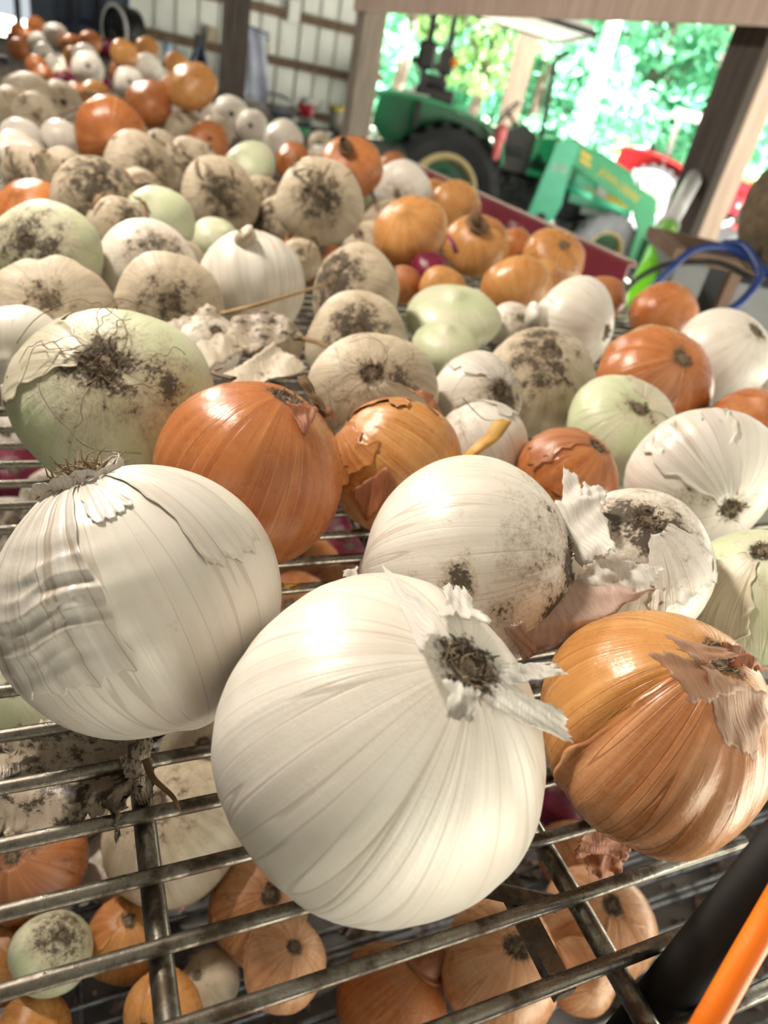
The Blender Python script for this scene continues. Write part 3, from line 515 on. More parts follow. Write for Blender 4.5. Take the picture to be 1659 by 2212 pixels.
 ('copper_ax', 'salmon onion left of the dark rack upright', -0.1587, 4.0489, -0.2047, 0.0453, 0.9, (-0.031, 0.95, -0.312), 'c', 0.1, 0),
 ('white_ay', 'pale pinkish onion at the foot of the dark rack upright', -0.0865, 2.6616, -0.2195, 0.0306, 0.9, (-0.025, 0.94, -0.339), 'w', 0.1, 0),
 ('garlic_a', 'small garlic-like tan bulb under the long straw', 0.1708, 0.6108, -0.226, 0.0276, 0.8, (-0.075, -0.567, 0.82), 'd', 0.4, 0),
 ('torn_cream', 'cream onion with torn papery skins, right of the big greenish one', 0.1027, 0.5601, -0.2129, 0.0275, 0.8, (0.124, -0.516, 0.848), 'w', 0.4, 0),
 ('small_root', 'small white onion with grey root curl below the shiny copper one', 0.484, 0.6947, -0.223, 0.0288, 0.85, (-0.198, -0.723, 0.662), 'w', 0.4, 0),
 ('sliver_white', 'sliver of a white onion at the right edge below the glossy round one', 0.7222, 0.5261, -0.2244, 0.0278, 0.8, (-0.717, -0.296, 0.631), 'w', 0.3, 0),
 ('gap_a', 'soil-covered onion between the square-eyed and the pear shaped green one', 0.0968, 1.12, -0.2103, 0.0397, 0.8, (-0.085, -0.833, 0.546), 'd', 0.6, 0),
 ('gap_b', 'small dusty onion under the shiny pale green one', 0.1208, 0.8282, -0.2151, 0.0209, 0.9, (-0.13, -0.728, 0.673), 'd', 0.5, 0),
 ('gap_c', 'small dusty onion behind the ribbed bell shaped one, left of the peach copper one', 0.26, 0.8452, -0.2066, 0.0254, 0.9, (-0.285, -0.741, 0.608), 'd', 0.5, 0),
 ('gap_d', 'dull dusty onion between the pear shaped green one and the broad crusty one', 0.2982, 1.2426, -0.213, 0.0388, 0.8, (-0.238, -0.825, 0.513), 'd', 0.5, 0),
 ('gap_e', 'dull tan onion left behind the tall amber one', 0.5151, 1.2109, -0.2144, 0.0369, 0.8, (-0.401, -0.796, 0.453), 'd', 0.5, 0),
 ('gap_f', 'grey dusty onion left of the garlic-like one', 0.4055, 1.1409, -0.2147, 0.0362, 0.8, (-0.246, -0.892, 0.38), 'd', 0.6, 0),
 ('lo_rust', 'large rust-brown dirty onion on the lower shelf at the left', -0.045, 0.3344, -0.5371, 0.037, 0.95, (-0.353, -0.226, 0.908), 'c', 0.4, 1),
 ('lo_amber', 'round amber onion with dark root on the lower shelf, by the left cross bar', 0.0154, 0.2824, -0.5712, 0.0304, 0.95, (0.047, -0.061, 0.997), 'y', 0.2, 1),
 ('lo_yellow', "yellow onion on the lower shelf under the left cross bar's near end", 0.0339, 0.2196, -0.5584, 0.027, 0.9, (-0.608, -0.466, 0.643), 'y', 0.1, 1),
 ('lo_pinkroot', 'pink-copper onion with dark root on the lower shelf, left of the largest white onion', 0.1122, 0.2729, -0.5606, 0.0398, 1.0, (0.075, -0.274, 0.959), 'p', 0.2, 1),
 ('lo_pinkskin', 'pinkish onion with ragged skin on the lower shelf below the largest white onion', 0.1138, 0.2153, -0.5286, 0.0297, 0.9, (0.161, -0.092, 0.983), 'p', 0.2, 1),
 ('lo_tanroot', 'large tan onion with grey root tuft on the lower shelf, near the right cross bar', 0.26, 0.1656, -0.5186, 0.0439, 1.0, (-0.101, -0.141, 0.985), 'p', 0.15, 1),
 ('lo_seed', 'tan onion with dark root knot on the lower shelf, right of the right cross bar', 0.3739, 0.1804, -0.5534, 0.0459, 1.0, (-0.154, -0.116, 0.981), 'p', 0.15, 1),
 ('lo_russet', 'russet onion with thick dry neck on the lower shelf, at the bottom middle', 0.1881, 0.1789, -0.5605, 0.0408, 0.95, (0.59, 0.103, 0.801), 'c', 0.3, 1),
 ('lo_twin', "smooth peach onion on the lower shelf under the right cross bar's end", 0.3228, 0.1457, -0.5298, 0.0261, 0.9, (0.187, 0.614, -0.767), 'p', 0.1, 1),
 ('lo_red', 'pink-red onion on the lower shelf between the largest white and the creased golden one', 0.4234, 0.2988, -0.5725, 0.0277, 0.9, (0.84, 0.354, -0.41), 'r', 0.2, 1),
 ('lo_wrapped', 'copper onion wrapped in ragged skin on the lower shelf below the creased golden one', 0.4004, 0.2465, -0.5704, 0.0322, 0.9, (-0.498, 0.312, 0.809), 'p', 0.2, 1),
 ('lo_grey', 'big white onion, shade put in as greyer skin, on the lower shelf behind the left cross bar', 0.0546, 0.3255, -0.5156, 0.0535, 0.9, (-0.328, -0.028, 0.944), 'd', 0.5, 1),  # greyer skin stands in for the shade this white onion sits in
 ('lo_pale', 'pale green dirty onion on the lower shelf between two orange ones', -0.0333, 0.2727, -0.5429, 0.0267, 0.85, (0.349, -0.023, 0.937), 'g', 0.5, 1),
 ('lo_orange', 'deep orange onion on the lower shelf at the left edge', -0.0626, 0.2887, -0.5749, 0.0256, 0.9, (-0.447, 0.686, -0.574), 'y', 0.15, 1),
 ('lo_corner', 'orange onion on the lower shelf in the bottom left corner', -0.0464, 0.2402, -0.5761, 0.0247, 0.9, (-0.582, 0.36, -0.729), 'y', 0.1, 1),
 ('lo_lime', "yellow-green onion on the lower shelf under the wrinkled white onion's left side", -0.06, 0.5176, -0.5584, 0.0482, 0.85, (-0.139, -0.375, 0.917), 'g', 0.1, 1),
 ('lo_cream', 'cream onion on the lower shelf above the loose dirty skin', -0.0039, 0.4491, -0.556, 0.0459, 0.85, (0.08, -0.192, 0.978), 'w', 0.4, 1),
 ('lo_mid', "cream onion on the lower shelf under the wrinkled white onion's right side", 0.0914, 0.4097, -0.5471, 0.042, 0.85, (-0.108, -0.288, 0.952), 'd', 0.4, 1),
 ('lo_edge', 'white onion on the lower shelf in the gap between the two big white ones', 0.1262, 0.4808, -0.5607, 0.0423, 0.9, (-0.356, -0.423, 0.833), 'w', 0.3, 1),
 ('lo_dim', 'dim copper onion on the lower shelf seen below the smooth copper one', 0.2648, 0.6804, -0.5545, 0.0454, 0.8, (-0.488, -0.414, 0.769), 'c', 0.3, 1),
 ('lo_dimred', 'dim red onion on the lower shelf below the torn golden one', 0.3344, 0.7233, -0.5581, 0.0452, 0.8, (-0.148, -0.793, 0.591), 'r', 0.2, 1),
 ('lo_back', 'dusty white onion on the lower shelf, lowest behind the rods at the left edge', -0.0822, 0.7969, -0.5558, 0.0457, 0.8, (0.176, -0.552, 0.815), 'w', 0.5, 1),
 ('lo_backpink', 'pink-red onion on the lower shelf behind the rods at the left edge', -0.0831, 0.9363, -0.5596, 0.045, 0.8, (0.066, -0.681, 0.729), 'r', 0.2, 1),
 ('lo_white', 'white onion on the lower shelf below the big greenish one', -0.0929, 1.038, -0.5561, 0.0483, 0.8, (-0.051, -0.714, 0.698), 'w', 0.3, 1),
 ('lo_brownback', 'dusty brown onion on the lower shelf beside the papery collar', -0.0305, 0.8674, -0.5561, 0.0466, 0.8, (-0.21, -0.649, 0.731), 'w', 0.5, 1),
 ('lo_under', 'dull onion on the lower shelf seen between the wrinkled and largest white onions', 0.2188, 0.5666, -0.5314, 0.0501, 0.8, (-0.424, -0.411, 0.807), 'c', 0.3, 1),
 ('lo_pebble', 'white onion on the lower shelf hidden under the loose dirty skin', -0.0099, 0.383, -0.5428, 0.0265, 0.8, (-0.236, -0.007, 0.972), 'w', 0.3, 1),
 ('lo_dirty', 'dirty white onion on the lower shelf right of the rust-brown one', 0.012, 0.3449, -0.5763, 0.0283, 0.8, (-0.264, -0.359, 0.895), 'w', 0.3, 1),
 ('lo_dusk', 'soil-caked onion on the lower shelf at the bottom, right of the left cross bar', 0.0686, 0.2376, -0.58, 0.0238, 0.8, (-0.451, 0.103, 0.887), 'd', 0.4, 1),
 ('lo_far', 'copper onion on the lower shelf under the soil-patched white one', 0.2894, 0.6044, -0.5449, 0.0399, 0.8, (-0.302, -0.502, 0.81), 'c', 0.3, 1),
]
HERO = {'big_front', 'left_white', 'copper_front', 'golden_front', 'patch_white', 'flaky_white', 'golden_right', 'edge_white', 'smudge_white', 'seam_copper', 'green_big', 'twin_low', 'twin_high', 'wild_root', 'flat_seam', 'grimy_big', 'copper_big'}
INFO = {}
def bulb_verts(nt_, np_, ratio, rg, neck=.16, lump=.012, extra=None):
    """pole to pole grid; t=0 is the root end (+Z), t=pi the neck"""
    T, F = np.meshgrid(np.linspace(0, math.pi, nt_), np.linspace(0, 2*math.pi, np_, endpoint=False), indexing='ij')
    ph = rg.uniform(0, 6.28, 9)
    s = 1+lump*1.2*np.sin(2*F+ph[0])+lump*np.sin(3*F+ph[1]+T)+lump*.7*np.sin(5*F+ph[2]-1.5*T)+.0022*np.sin(17*F+ph[3])+.0016*np.sin(29*F+ph[4])
    s = 1+(s-1)*np.sin(T)**.7
    s = s+lump*.6*np.sin(3*T+ph[5])*np.sin(T)
    r = np.sin(T)*s; z = np.cos(T)*ratio*(1+.3*(s-1))
    z = z-.05*np.exp(-(T/.17)**2)                                    # dimple at the root plate
    q = (math.pi-T); z = z-neck*np.exp(-(q/.22)**2); r = r*(1-.25*np.exp(-((q-.35)/.25)**2)*(neck > .1))+.05*np.exp(-(q/.16)**2)*(np.sin(T) > .001)
    v = np.stack([r*np.cos(F), r*np.sin(F), z], -1)
    if extra is not None: v = extra(v, T, F)
    return v, T, F
def grid_faces(a, b, wrap=True):
    f = []
    for i in range(a-1):
        for j in range(b if wrap else b-1): f.append((i*b+j, (i+1)*b+j, (i+1)*b+(j+1) % b, i*b+(j+1) % b))
    return f
def tuft_mesh(name, n, rad, lmin, lmax, ratio, seed, mat, wild=0, thick=.011, plate=True):
    rg = random.Random(seed); b = MB(); z0 = ratio*.955-.03
    if plate:
        pr = [(rad*1.12, -.03), (rad*.9, .015), (rad*.5, .03), (.001, .036)]
        b.lathe([(r_, z0+o) for r_, o in pr], (0, 0, 0), 'z', 12)
    for i in range(n):
        a = rg.uniform(0, 6.283); q = rad*math.sqrt(rg.random()); L = rg.uniform(lmin, lmax)
        p = Vector((q*math.cos(a), q*math.sin(a), z0)); d = Vector((math.cos(a)*q/rad*.9+rg.gauss(0, .35), math.sin(a)*q/rad*.9+rg.gauss(0, .35), 1.0)).normalized()
        pts = [p]
        for k in range(4): d = (d+Vector((rg.gauss(0, .33), rg.gauss(0, .33), rg.gauss(-.22, .25)))).normalized(); p = p+d*(L/4); pts.append(p)
        b.tube(pts, [thick, thick, thick*.85, thick*.6, thick*.25], 4, cap=False)
    for i in range(wild):                                             # long hairs that trail over the bulb
        a = rg.uniform(0, 6.283); t = .16; pts = []; st = rg.uniform(.05, .085); da = rg.gauss(0, .10); K = rg.randint(7, 14)
        for k in range(K):
            lift = 1.02+.10*math.sin(k/K*3.14)*rg.uniform(.5, 1.2); pts.append(Vector((math.sin(t)*lift*math.cos(a), math.sin(t)*lift*math.sin(a), math.cos(t)*ratio*lift)))
            t += st; a += da+rg.gauss(0, .09)
        b.tube(curve_pts(pts, 3), .0040, 4, cap=False)
    me_o = b.build(name, mat, smooth=True); me = me_o.data; bpy.data.objects.remove(me_o); return me
TUFTS = {}
def tuft(ratio, kind, k):
    key = (round(ratio*10)/10, kind, k)
    if key not in TUFTS:
        n, rad, a, b_, w = {'short': (110, .17, .05, .13, 0), 'thick': (150, .165, .05, .15, 0), 'wild': (130, .17, .06, .17, 11), 'far': (46, .17, .05, .15, 0), 'collar': (80, .13, .20, .34, 0)}[kind]
        TUFTS[key] = tuft_mesh('root_tuft', n, rad, a, b_, key[0], hash((k, n)) % 999, M['root'], w, .011 if kind != 'far' else .016)
    return TUFTS[key]
def skin_shell(on, mat, f0, f1, t0, t1, lift, seed, curl=.05, nt_=26, nf=40, jag=.10, ripple=0.0):
    """a loose outer skin lying over part of the bulb, torn along its border"""
    rg = np.random.default_rng(seed); T, F = np.meshgrid(np.linspace(0, 1, nt_), np.linspace(0, 1, nf), indexing='ij'); ph = rg.uniform(0, 6.28, 8)
    e1 = jag*(np.sin(7*T+ph[0])*.5+np.sin(17*T+ph[1])*.35+np.sin(41*T+ph[2])*.2); e2 = jag*(np.sin(6*T+ph[3])*.5+np.sin(19*T+ph[4])*.35+np.sin(37*T+ph[5])*.2)
    e3 = jag*(np.sin(5*F+ph[6])*.5+np.sin(23*F+ph[7])*.4+np.sin(47*F+ph[1])*.25)
    fa = f0+e1*(f1-f0); fb = f1+e2*(f1-f0); ff = fa+(fb-fa)*F; tt = t0+(t1-t0+e3*(t1-t0))*T
    edge = np.minimum(np.minimum(F, 1-F)*2, (1-T)*1.6); up = 1+lift+curl*np.exp(-(edge/.10)**2)*(0.4+.6*np.sin(9*F+5*T+ph[0])**2)
    up = up+.0018*np.sin(31*ff+ph[2])+.0012*np.sin(60*ff)
    wv = np.sin(27*tt+2.6*np.sin(1.7*ff+.6)+.8*np.sin(5.3*ff+2*tt)+.5*np.sin(9*ff)); up = up+ripple*np.exp(-((T-.62)/.24)**2)*(1-2*np.abs(wv)**.8*(.55+.45*np.sin(3.1*ff+4*tt)))
    # follow the bulb's own surface
    V, _, _ = INFO[on]['grid']; a, b = V.shape[:2]
    ti = np.clip(tt/math.pi*(a-1), 0, a-1.001); fi = (ff % (2*math.pi))/(2*math.pi)*b; i0 = ti.astype(int); j0 = fi.astype(int) % b; j1 = (j0+1) % b; wt = (ti-i0)[..., None]; wf = (fi-fi.astype(int))[..., None]
    p = (V[i0, j0]*(1-wf)+V[i0, j1]*wf)*(1-wt)+(V[i0+1, j0]*(1-wf)+V[i0+1, j1]*wf)*wt
    p = p*up[..., None]; v = p.reshape(-1, 3); k = len(v); v = np.vstack([v, v*.994]); f = []
    for i in range(nt_-1):
        for j in range(nf-1): q = (i*nf+j, (i+1)*nf+j, (i+1)*nf+j+1, i*nf+j+1); f += [q, tuple(x+k for x in q[::-1])]
    rim = [i*nf for i in range(nt_)]+[(nt_-1)*nf+j for j in range(1, nf)]+[i*nf+nf-1 for i in range(nt_-2, -1, -1)]+[j for j in range(nf-2, 0, -1)]
    for i in range(len(rim)): f.append((rim[i], rim[i]+k, rim[(i+1) % len(rim)]+k, rim[(i+1) % len(rim)]))
    o = link('outer_skin', npmesh('outer_skin', v, f, mat), INFO[on]['o']); o['dirt'] = INFO[on]['dirt']*.8; o['seed'] = float(seed % 17)+.37
    return o
def local_dir(on, px, py):
    """the direction, in the onion's own frame, of the surface point seen at an image point"""
    I = INFO[on]; w = (P(px, py, 1)-EYE).normalized(); c = I['c']-EYE; t = w.dot(c); m2 = (w*t-c).length_squared
    p = w*(t-math.sqrt(max(0, I['r']**2-m2)))-c
    return (I['q'].inverted() @ p).normalized()
SPOTS = {   # soil patches seen on the near bulbs: image point, angular radius, strength
 'patch_white': [(988, 1255, .13, 1.0), (1005, 1235, .10, .6), (1080, 1320, .12, .8), (1130, 1235, .07, .5), (1110, 1160, .16, .35), (1200, 1330, .16, .8), (1240, 1230, .14, .7), (1070, 1300, .2, .35), (900, 1245, .1, .3)],
 'left_white': [(430, 1085, .06, .5), (355, 1180, .10, .35), (390, 1355, .05, .6), (60, 1540, .2, .4), (150, 1560, .15, .5), (330, 1540, .10, .35), (470, 1500, .12, .5), (280, 1160, .12, .25), (20, 1450, .08, .5)],
 'big_front': [(1115, 1765, .045, .42)],
 'copper_front': [(430, 880, .06, .3), (350, 1000, .12, .4), (640, 900, .15, .4)],
 'golden_front': [(850, 915, .06, .4), (880, 905, .05, .4), (940, 1040, .12, .35)],
 'smudge_white': [(1480, 1070, .15, .5), (1540, 1085, .13, .7), (1610, 1115, .15, .9), (1430, 1110, .12, .4), (1550, 965, .06, .3)],
 'flaky_white': [(1330, 1110, .2, .7), (1440, 1160, .25, .8), (1440, 1310, .12, .4), (1500, 1200, .15, .5)],
 'flat_seam': [(1370, 855, .25, .6), (1425, 900, .15, .7), (1440, 960, .15, .5)],
 'seam_copper': [(1290, 970, .16, .6), (1320, 1010, .12, .5), (1180, 975, .05, .4)],
 'green_big': [(205, 755, .28, .8), (300, 790, .25, .3), (400, 830, .35, .55), (330, 930, .1, .3), (290, 760, .2, .35)],
 'golden_right': [(1230, 1470, .08, .25), (1370, 1590, .14, .32), (1590, 1430, .15, .6)],
 'twin_low': [(1000, 935, .2, .5), (1080, 1040, .15, .3)], 'twin_high': [(1100, 870, .35, .8)], 'wild_root': [(880, 840, .35, .6)],
 'copper_big': [(1470, 760, .2, .6), (1320, 790, .15, .4)], 'right_white': [(1650, 720, .2, .6), (1600, 830, .2, .4)],
}
def crease(dirs, depth, width):
    def g(v, T, F):
        for (f0, tw) in dirs:
            d = (F-f0-tw*(T-1.2)+math.pi) % (2*math.pi)-math.pi
            k = 1-depth*np.exp(-(d/width)**2)*np.sin(T)**1.5+depth*.35*np.exp(-((np.abs(d)-width*2.2)/(width*1.3))**2)*np.sin(T)
            v = v*np.stack([k, k, 1+0*k], -1)
        return v
    return g
FARB = {}
group = {0: 'onions on the upper deck', 1: 'onions on the lower deck'}
for idx, (key, lab, x, y, z, r, ratio, ax, typ, dirt, low) in enumerate(ONIONS):
    c = EYE+Vector((x, y, z)); axis = Vector(ax).normalized(); rg = np.random.default_rng(100+idx)
    q = axis.to_track_quat('Z', 'Y') @ Quaternion((0, 0, 1), rg.uniform(0, 6.28))
    D = Vector((x, y, z)).length; name = {'r': 'red_onion', 'c': 'brown_onion', 'y': 'brown_onion', 'p': 'brown_onion'}.get(typ, 'white_onion')
    INFO[key] = dict(c=c, r=r, q=q, dirt=dirt, typ=typ, ratio=ratio, d=(c-EYE).dot(FW))
    near = key in HERO
    far_ = D > 1.75
    if far_:                                                          # too small to show parts
        kk = (round(ratio*5)/5, typ, idx % 3)
        if kk not in FARB:
            v, T, F = bulb_verts(24, 32, kk[0], np.random.default_rng(idx), .10, .02); FARB[kk] = npmesh('onion', v.reshape(-1, 3), grid_faces(24, 32), SK[typ])
        o = link(name, FARB[kk]); o.rotation_mode = 'QUATERNION'; o.rotation_quaternion = q; o.location = c; o.scale = (r,)*3
        tag(o, lab, 'onion', group[low]); o['dirt'] = dirt*(1.0 if typ == 'd' else .8); o['seed'] = float(rg.uniform(0, 40)); INFO[key]['o'] = o
        continue
    e = empty(name); e.rotation_mode = 'QUATERNION'; e.rotation_quaternion = q; e.location = c; e.scale = (r,)*3
    tag(e, lab, 'onion', group[low]); INFO[key]['o'] = e
    ex = None
    if key == 'golden_right':
        d = local_dir(key, 1292, 1590); d2 = local_dir(key, 1560, 1650); ex = crease([(math.atan2(d.y, d.x), .1), (math.atan2(d2.y, d2.x), -.1)], .055, .11)
    if key == 'bell_white':
        ex = crease([(a, .05) for a in (0, 1.1, 2.0, 3.1, 4.2, 5.2)], .06, .13)
    if key in ('grimy_big', 'copper_big', 'clove_white', 'flat_stripe'): ex = crease([(a, .1) for a in rg.uniform(0, 6.28, 4)], .035, .12)
    if key == 'left_white':
        wd_ = local_dir(key, 110, 1330)
        def ex(v, T, F, wd_=wd_):
            n_ = v/np.maximum(np.linalg.norm(v, axis=-1, keepdims=True), 1e-6); dt = np.arccos(np.clip(n_ @ np.array(wd_), -1, 1))
            m_ = np.exp(-(dt/.52)**2); fz = (F+.3*np.sin(3*T))
            wv = np.sin(26*T+2.2*np.sin(2.3*fz)+.9*np.sin(5*fz)); wv = np.sign(wv)*np.abs(wv)**.7
            return v*(1+.011*m_*wv)[..., None]
    res = (110, 150) if near else (44, 60)
    g = bulb_verts(res[0], res[1], ratio, rg, .10, .016 if typ in 'wgr' else .022, ex)
    INFO[key]['grid'] = g; V = g[0].reshape(-1, 3); soil = None
    if key in SPOTS:
        n_ = V/np.maximum(np.linalg.norm(V, axis=1, keepdims=True), 1e-6); soil = np.zeros(len(V))
        for px, py, a, s in SPOTS[key]:
            dt = np.arccos(np.clip(n_ @ np.array(local_dir(key, px, py)), -1, 1)); soil = np.maximum(soil, s*.72*np.exp(-(dt/(a*1.4))**2))
    bo = link('bulb', npmesh('bulb', V, grid_faces(*res), SK[typ], attr=soil), e); bo['dirt'] = dirt*(1.15 if typ == 'd' else 1.1 if near else 1.5); bo['seed'] = float(rg.uniform(0, 40))
    kind = 'collar' if key == 'left_white' else 'wild' if key in ('wild_root', 'green_big', 'twin_high') else ('thick' if key in ('big_front', 'flaky_white', 'root_crown', 'lo_tanroot') else ('short' if near or D < .8 else 'far'))
    t_ = link('root_tuft', tuft(ratio, kind, idx % 4), e); t_['kind'] = 'stuff'; k_ = ratio/(round(ratio*10)/10); t_.scale = (1, 1, k_)
    tf = rg.uniform(.85, 1.15); t_.scale = (tf, tf, k_)
    if key == 'left_white': t_.data = t_.data.copy(); t_.data.materials[0] = M['rootpale']
    if near or typ in 'cyp':                                           # loose outer skins
        for j in range({'golden_front': 3, 'golden_right': 0, 'copper_front': 0, 'big_front': 0, 'left_white': 0}.get(key, 1 if near else (1 if rg.random() < .7 else 0))):
            f0 = rg.uniform(0, 6.28); skin_shell(key, SH[typ], f0, f0+rg.uniform(1.0, 2.2), .22, rg.uniform(.9, 1.7), .010+.008*j, idx*7+j, curl=.03 if typ in 'wg' else .022)
# ---------------------------------------------------------------- papery flaps, collars, stems and straws on and between the onions
def flap(on, pts, mat, seed, amp=.0012, n=16, m=14, jag=.12, name='papery_flap', label=None):
    o = sheet(name, [P(*p) for p in pts], n, m, amp, mat, INFO[on]['o'] if on else None, jag, seed)
    if label: o['label'] = label
    return o
d = INFO['big_front']['d']
flap('big_front', [(1085, 1432, d-.030), (1095, 1475, d-.034), (1222, 1458, d-.012), (1190, 1428, d-.008)], PAPER['w'], 1)
flap('big_front', [(1080, 1478, d-.036), (1060, 1530, d-.040), (1232, 1606, d-.020), (1205, 1530, d-.016)], PAPER['w'], 2)
flap('big_front', [(950, 1340, d-.030), (1050, 1350, d-.028), (1010, 1290, d+.002), (962, 1262, d+.004)], PAPER['w'], 3, jag=.25)
flap('big_front', [(905, 1400, d-.048), (955, 1370, d-.045), (905, 1290, d-.028), (822, 1212, d-.002)], PAPER['w'], 4, jag=.05, amp=.0008)
flap('big_front', [(950, 1470, d-.051), (1040, 1490, d-.048), (1020, 1560, d-.052), (975, 1545, d-.054)], PAPER['w'], 5, jag=.2)
# papery collar of the wrinkled white onion: a torn ring standing round the roots
def collar(on, t0, h, flare, mat, seed, name='papery_collar', n=72):
    rg = np.random.default_rng(seed); rows = 7; v = []; ph = rg.uniform(0, 6.28, 6)
    R_ = INFO[on]['ratio']
    for i in range(rows):
        s = i/(rows-1)
        for j in range(n):
            a = 2*math.pi*j/n; hh = h*(.75+.3*math.sin(2*a+ph[0])+.12*math.sin(5*a+ph[1])+.10*math.sin(11*a+ph[2])*s+.06*math.sin(23*a+ph[3])*s)
            rr = math.sin(t0)*(1+.02*math.sin(9*a+ph[4]))+flare*s*hh/h*(.6+.5*math.sin(3*a+ph[5]))+.012*math.sin(7*a+4*s+ph[2])*s
            v.append((rr*math.cos(a), rr*math.sin(a), math.cos(t0)*R_+.005+s*hh))
    v = np.array(v); k = len(v); v2 = v*np.array([.975, .975, 1.0]); f = grid_faces(rows, n); f = f+[tuple(x+k for x in q[::-1]) for q in f]+[((rows-1)*n+j, (rows-1)*n+(j+1) % n, (rows-1)*n+(j+1) % n+k, (rows-1)*n+j+k) for j in range(n)]
    return link(name, npmesh(name, np.vstack([v, v2]), f, mat), INFO[on]['o'])
collar('left_white', .30, .10, .06, PAPER['w'], 3)
def phi_(on, px, py): d_ = local_dir(on, px, py); return math.atan2(d_.y, d_.x)
fa, fb, fc = phi_('left_white', 30, 1250), phi_('left_white', 205, 1250), phi_('left_white', 420, 1180)
def span(a, b): return (b-a+math.pi) % (2*math.pi)-math.pi
skin_shell('left_white', SH['w'], fb, fb+span(fb, fa)*1.5, .30, 1.75, .010, 31, .012, jag=.04, nt_=100, nf=70, ripple=.012)
skin_shell('left_white', SH['w'], fb+span(fb, fc)*.15, fb+span(fb, fc)*.75, .30, .80, .007, 32, .012, jag=.07)
skin_shell('left_white', SH['w'], fc, fc+span(fb, fc)*.8, .30, 1.45, .008, 33, .015, jag=.06)
d = INFO['flaky_white']['d']; dp = INFO['patch_white']['d']
flap('flaky_white', [(1170, 1090, d-.035), (1290, 1065, d-.045), (1330, 1190, d-.062), (1260, 1230, d-.050)], PAPER['w'], 11, amp=.0018, jag=.12)
flap('flaky_white', [(1215, 1100, d-.030), (1262, 1090, d-.030), (1248, 1030, d-.012), (1216, 1012, d-.010)], PAPER['w'], 12, amp=.001)
flap('flaky_white', [(1255, 1090, d-.035), (1300, 1105, d-.040), (1312, 1060, d-.03), (1258, 1048, d-.02)], PAPER['w'], 13, amp=.001, jag=.12)
flap('flaky_white', [(1240, 1260, d-.055), (1290, 1200, d-.060), (1430, 1225, d-.052), (1395, 1290, d-.066)], PAPER['w'], 14, amp=.0016, jag=.12)
flap('flaky_white', [(1105, 1385, dp-.045), (1255, 1250, d-.060), (1395, 1275, d-.064), (1150, 1425, dp-.040)], PAPER['p'], 15, amp=.0020, jag=.12, n=26, label='pinkish crumpled skin')
flap('flaky_white', [(1090, 1360, dp-.050), (1130, 1345, dp-.055), (1160, 1420, dp-.045), (1130, 1425, dp-.042)], PAPER['p'], 16, amp=.0014, jag=.12)
flap('flaky_white', [(1490, 1175, d-.030), (1515, 1180, d-.028), (1500, 1150, d-.022), (1478, 1128, d-.02)], PAPER['d'], 17, amp=.001)
d = INFO['golden_right']['d']
fa, fb = phi_('golden_right', 1300, 1560), phi_('golden_right', 1640, 1560)
skin_shell('golden_right', SH['peach'], fa, fa+span(fa, fb)*1.25, .35, 2.75, .006, 51, .008, jag=.03, nt_=60, nf=50)
flap('golden_right', [(1405, 1400, d-.058), (1530, 1430, d-.054), (1610, 1490, d-.052), (1500, 1520, d-.066)], PAPER['t'], 21, amp=.0007, jag=.15, label='pale peeled skin')
flap('golden_right', [(1520, 1440, d-.056), (1660, 1500, d-.040), (1640, 1640, d-.055), (1560, 1600, d-.064)], PAPER['t'], 22, amp=.0006, jag=.10)
flap('golden_right', [(1440, 1370, d-.046), (1560, 1400, d-.040), (1590, 1420, d-.044), (1500, 1430, d-.054)], PAPER['t'], 23, amp=.0008, jag=.18)
flap('golden_right', [(1560, 1395, d-.034), (1640, 1415, d-.024), (1655, 1450, d-.03), (1590, 1435, d-.042)], PAPER['c'], 24, amp=.0015, jag=.22)
d = INFO['golden_front']['d']
flap('golden_front', [(760, 1060, d-.035), (840, 1005, d-.042), (860, 1060, d-.043), (790, 1130, d-.034)], PAPER['c'], 25, amp=.0008, jag=.08)
flap('golden_front', [(880, 840, d-.006), (935, 855, d-.002), (968, 915, d-.008), (940, 890, d-.022)], PAPER['c'], 26, amp=.0008)
d = INFO['copper_front']['d']
flap('copper_front', [(620, 870, d-.035), (690, 880, d-.025), (660, 942, d-.040), (655, 940, d-.042)], PAPER['c'], 27, amp=.0006)
flap('copper_front', [(640, 815, d+.0), (660, 808, d+.004), (720, 900, d+.004), (680, 870, d-.008)], M['leaf'], 28, amp=.001)
flap('copper_front', [(665, 865, d+.006), (705, 875, d+.010), (728, 905, d+.012), (700, 905, d+.004)], PAPER['c'], 29, amp=.001)
d = INFO['clove_white']['d']; flap('clove_white', [(765, 545, d-.03), (850, 560, d-.03), (840, 585, d-.034), (790, 580, d-.036)], PAPER['w'], 30, amp=.003, jag=.3)
d = INFO['low_copper']['d']; flap('low_copper', [(965, 635, d-.04), (1040, 625, d-.034), (1036, 660, d-.04), (985, 655, d-.05)], PAPER['w'], 34, amp=.002, jag=.3)
d = INFO['seam_copper']['d']; flap('seam_copper', [(1170, 1070, d-.02), (1215, 1080, d-.03), (1205, 1060, d-.03), (1180, 1055, d-.02)], PAPER['c'], 35)
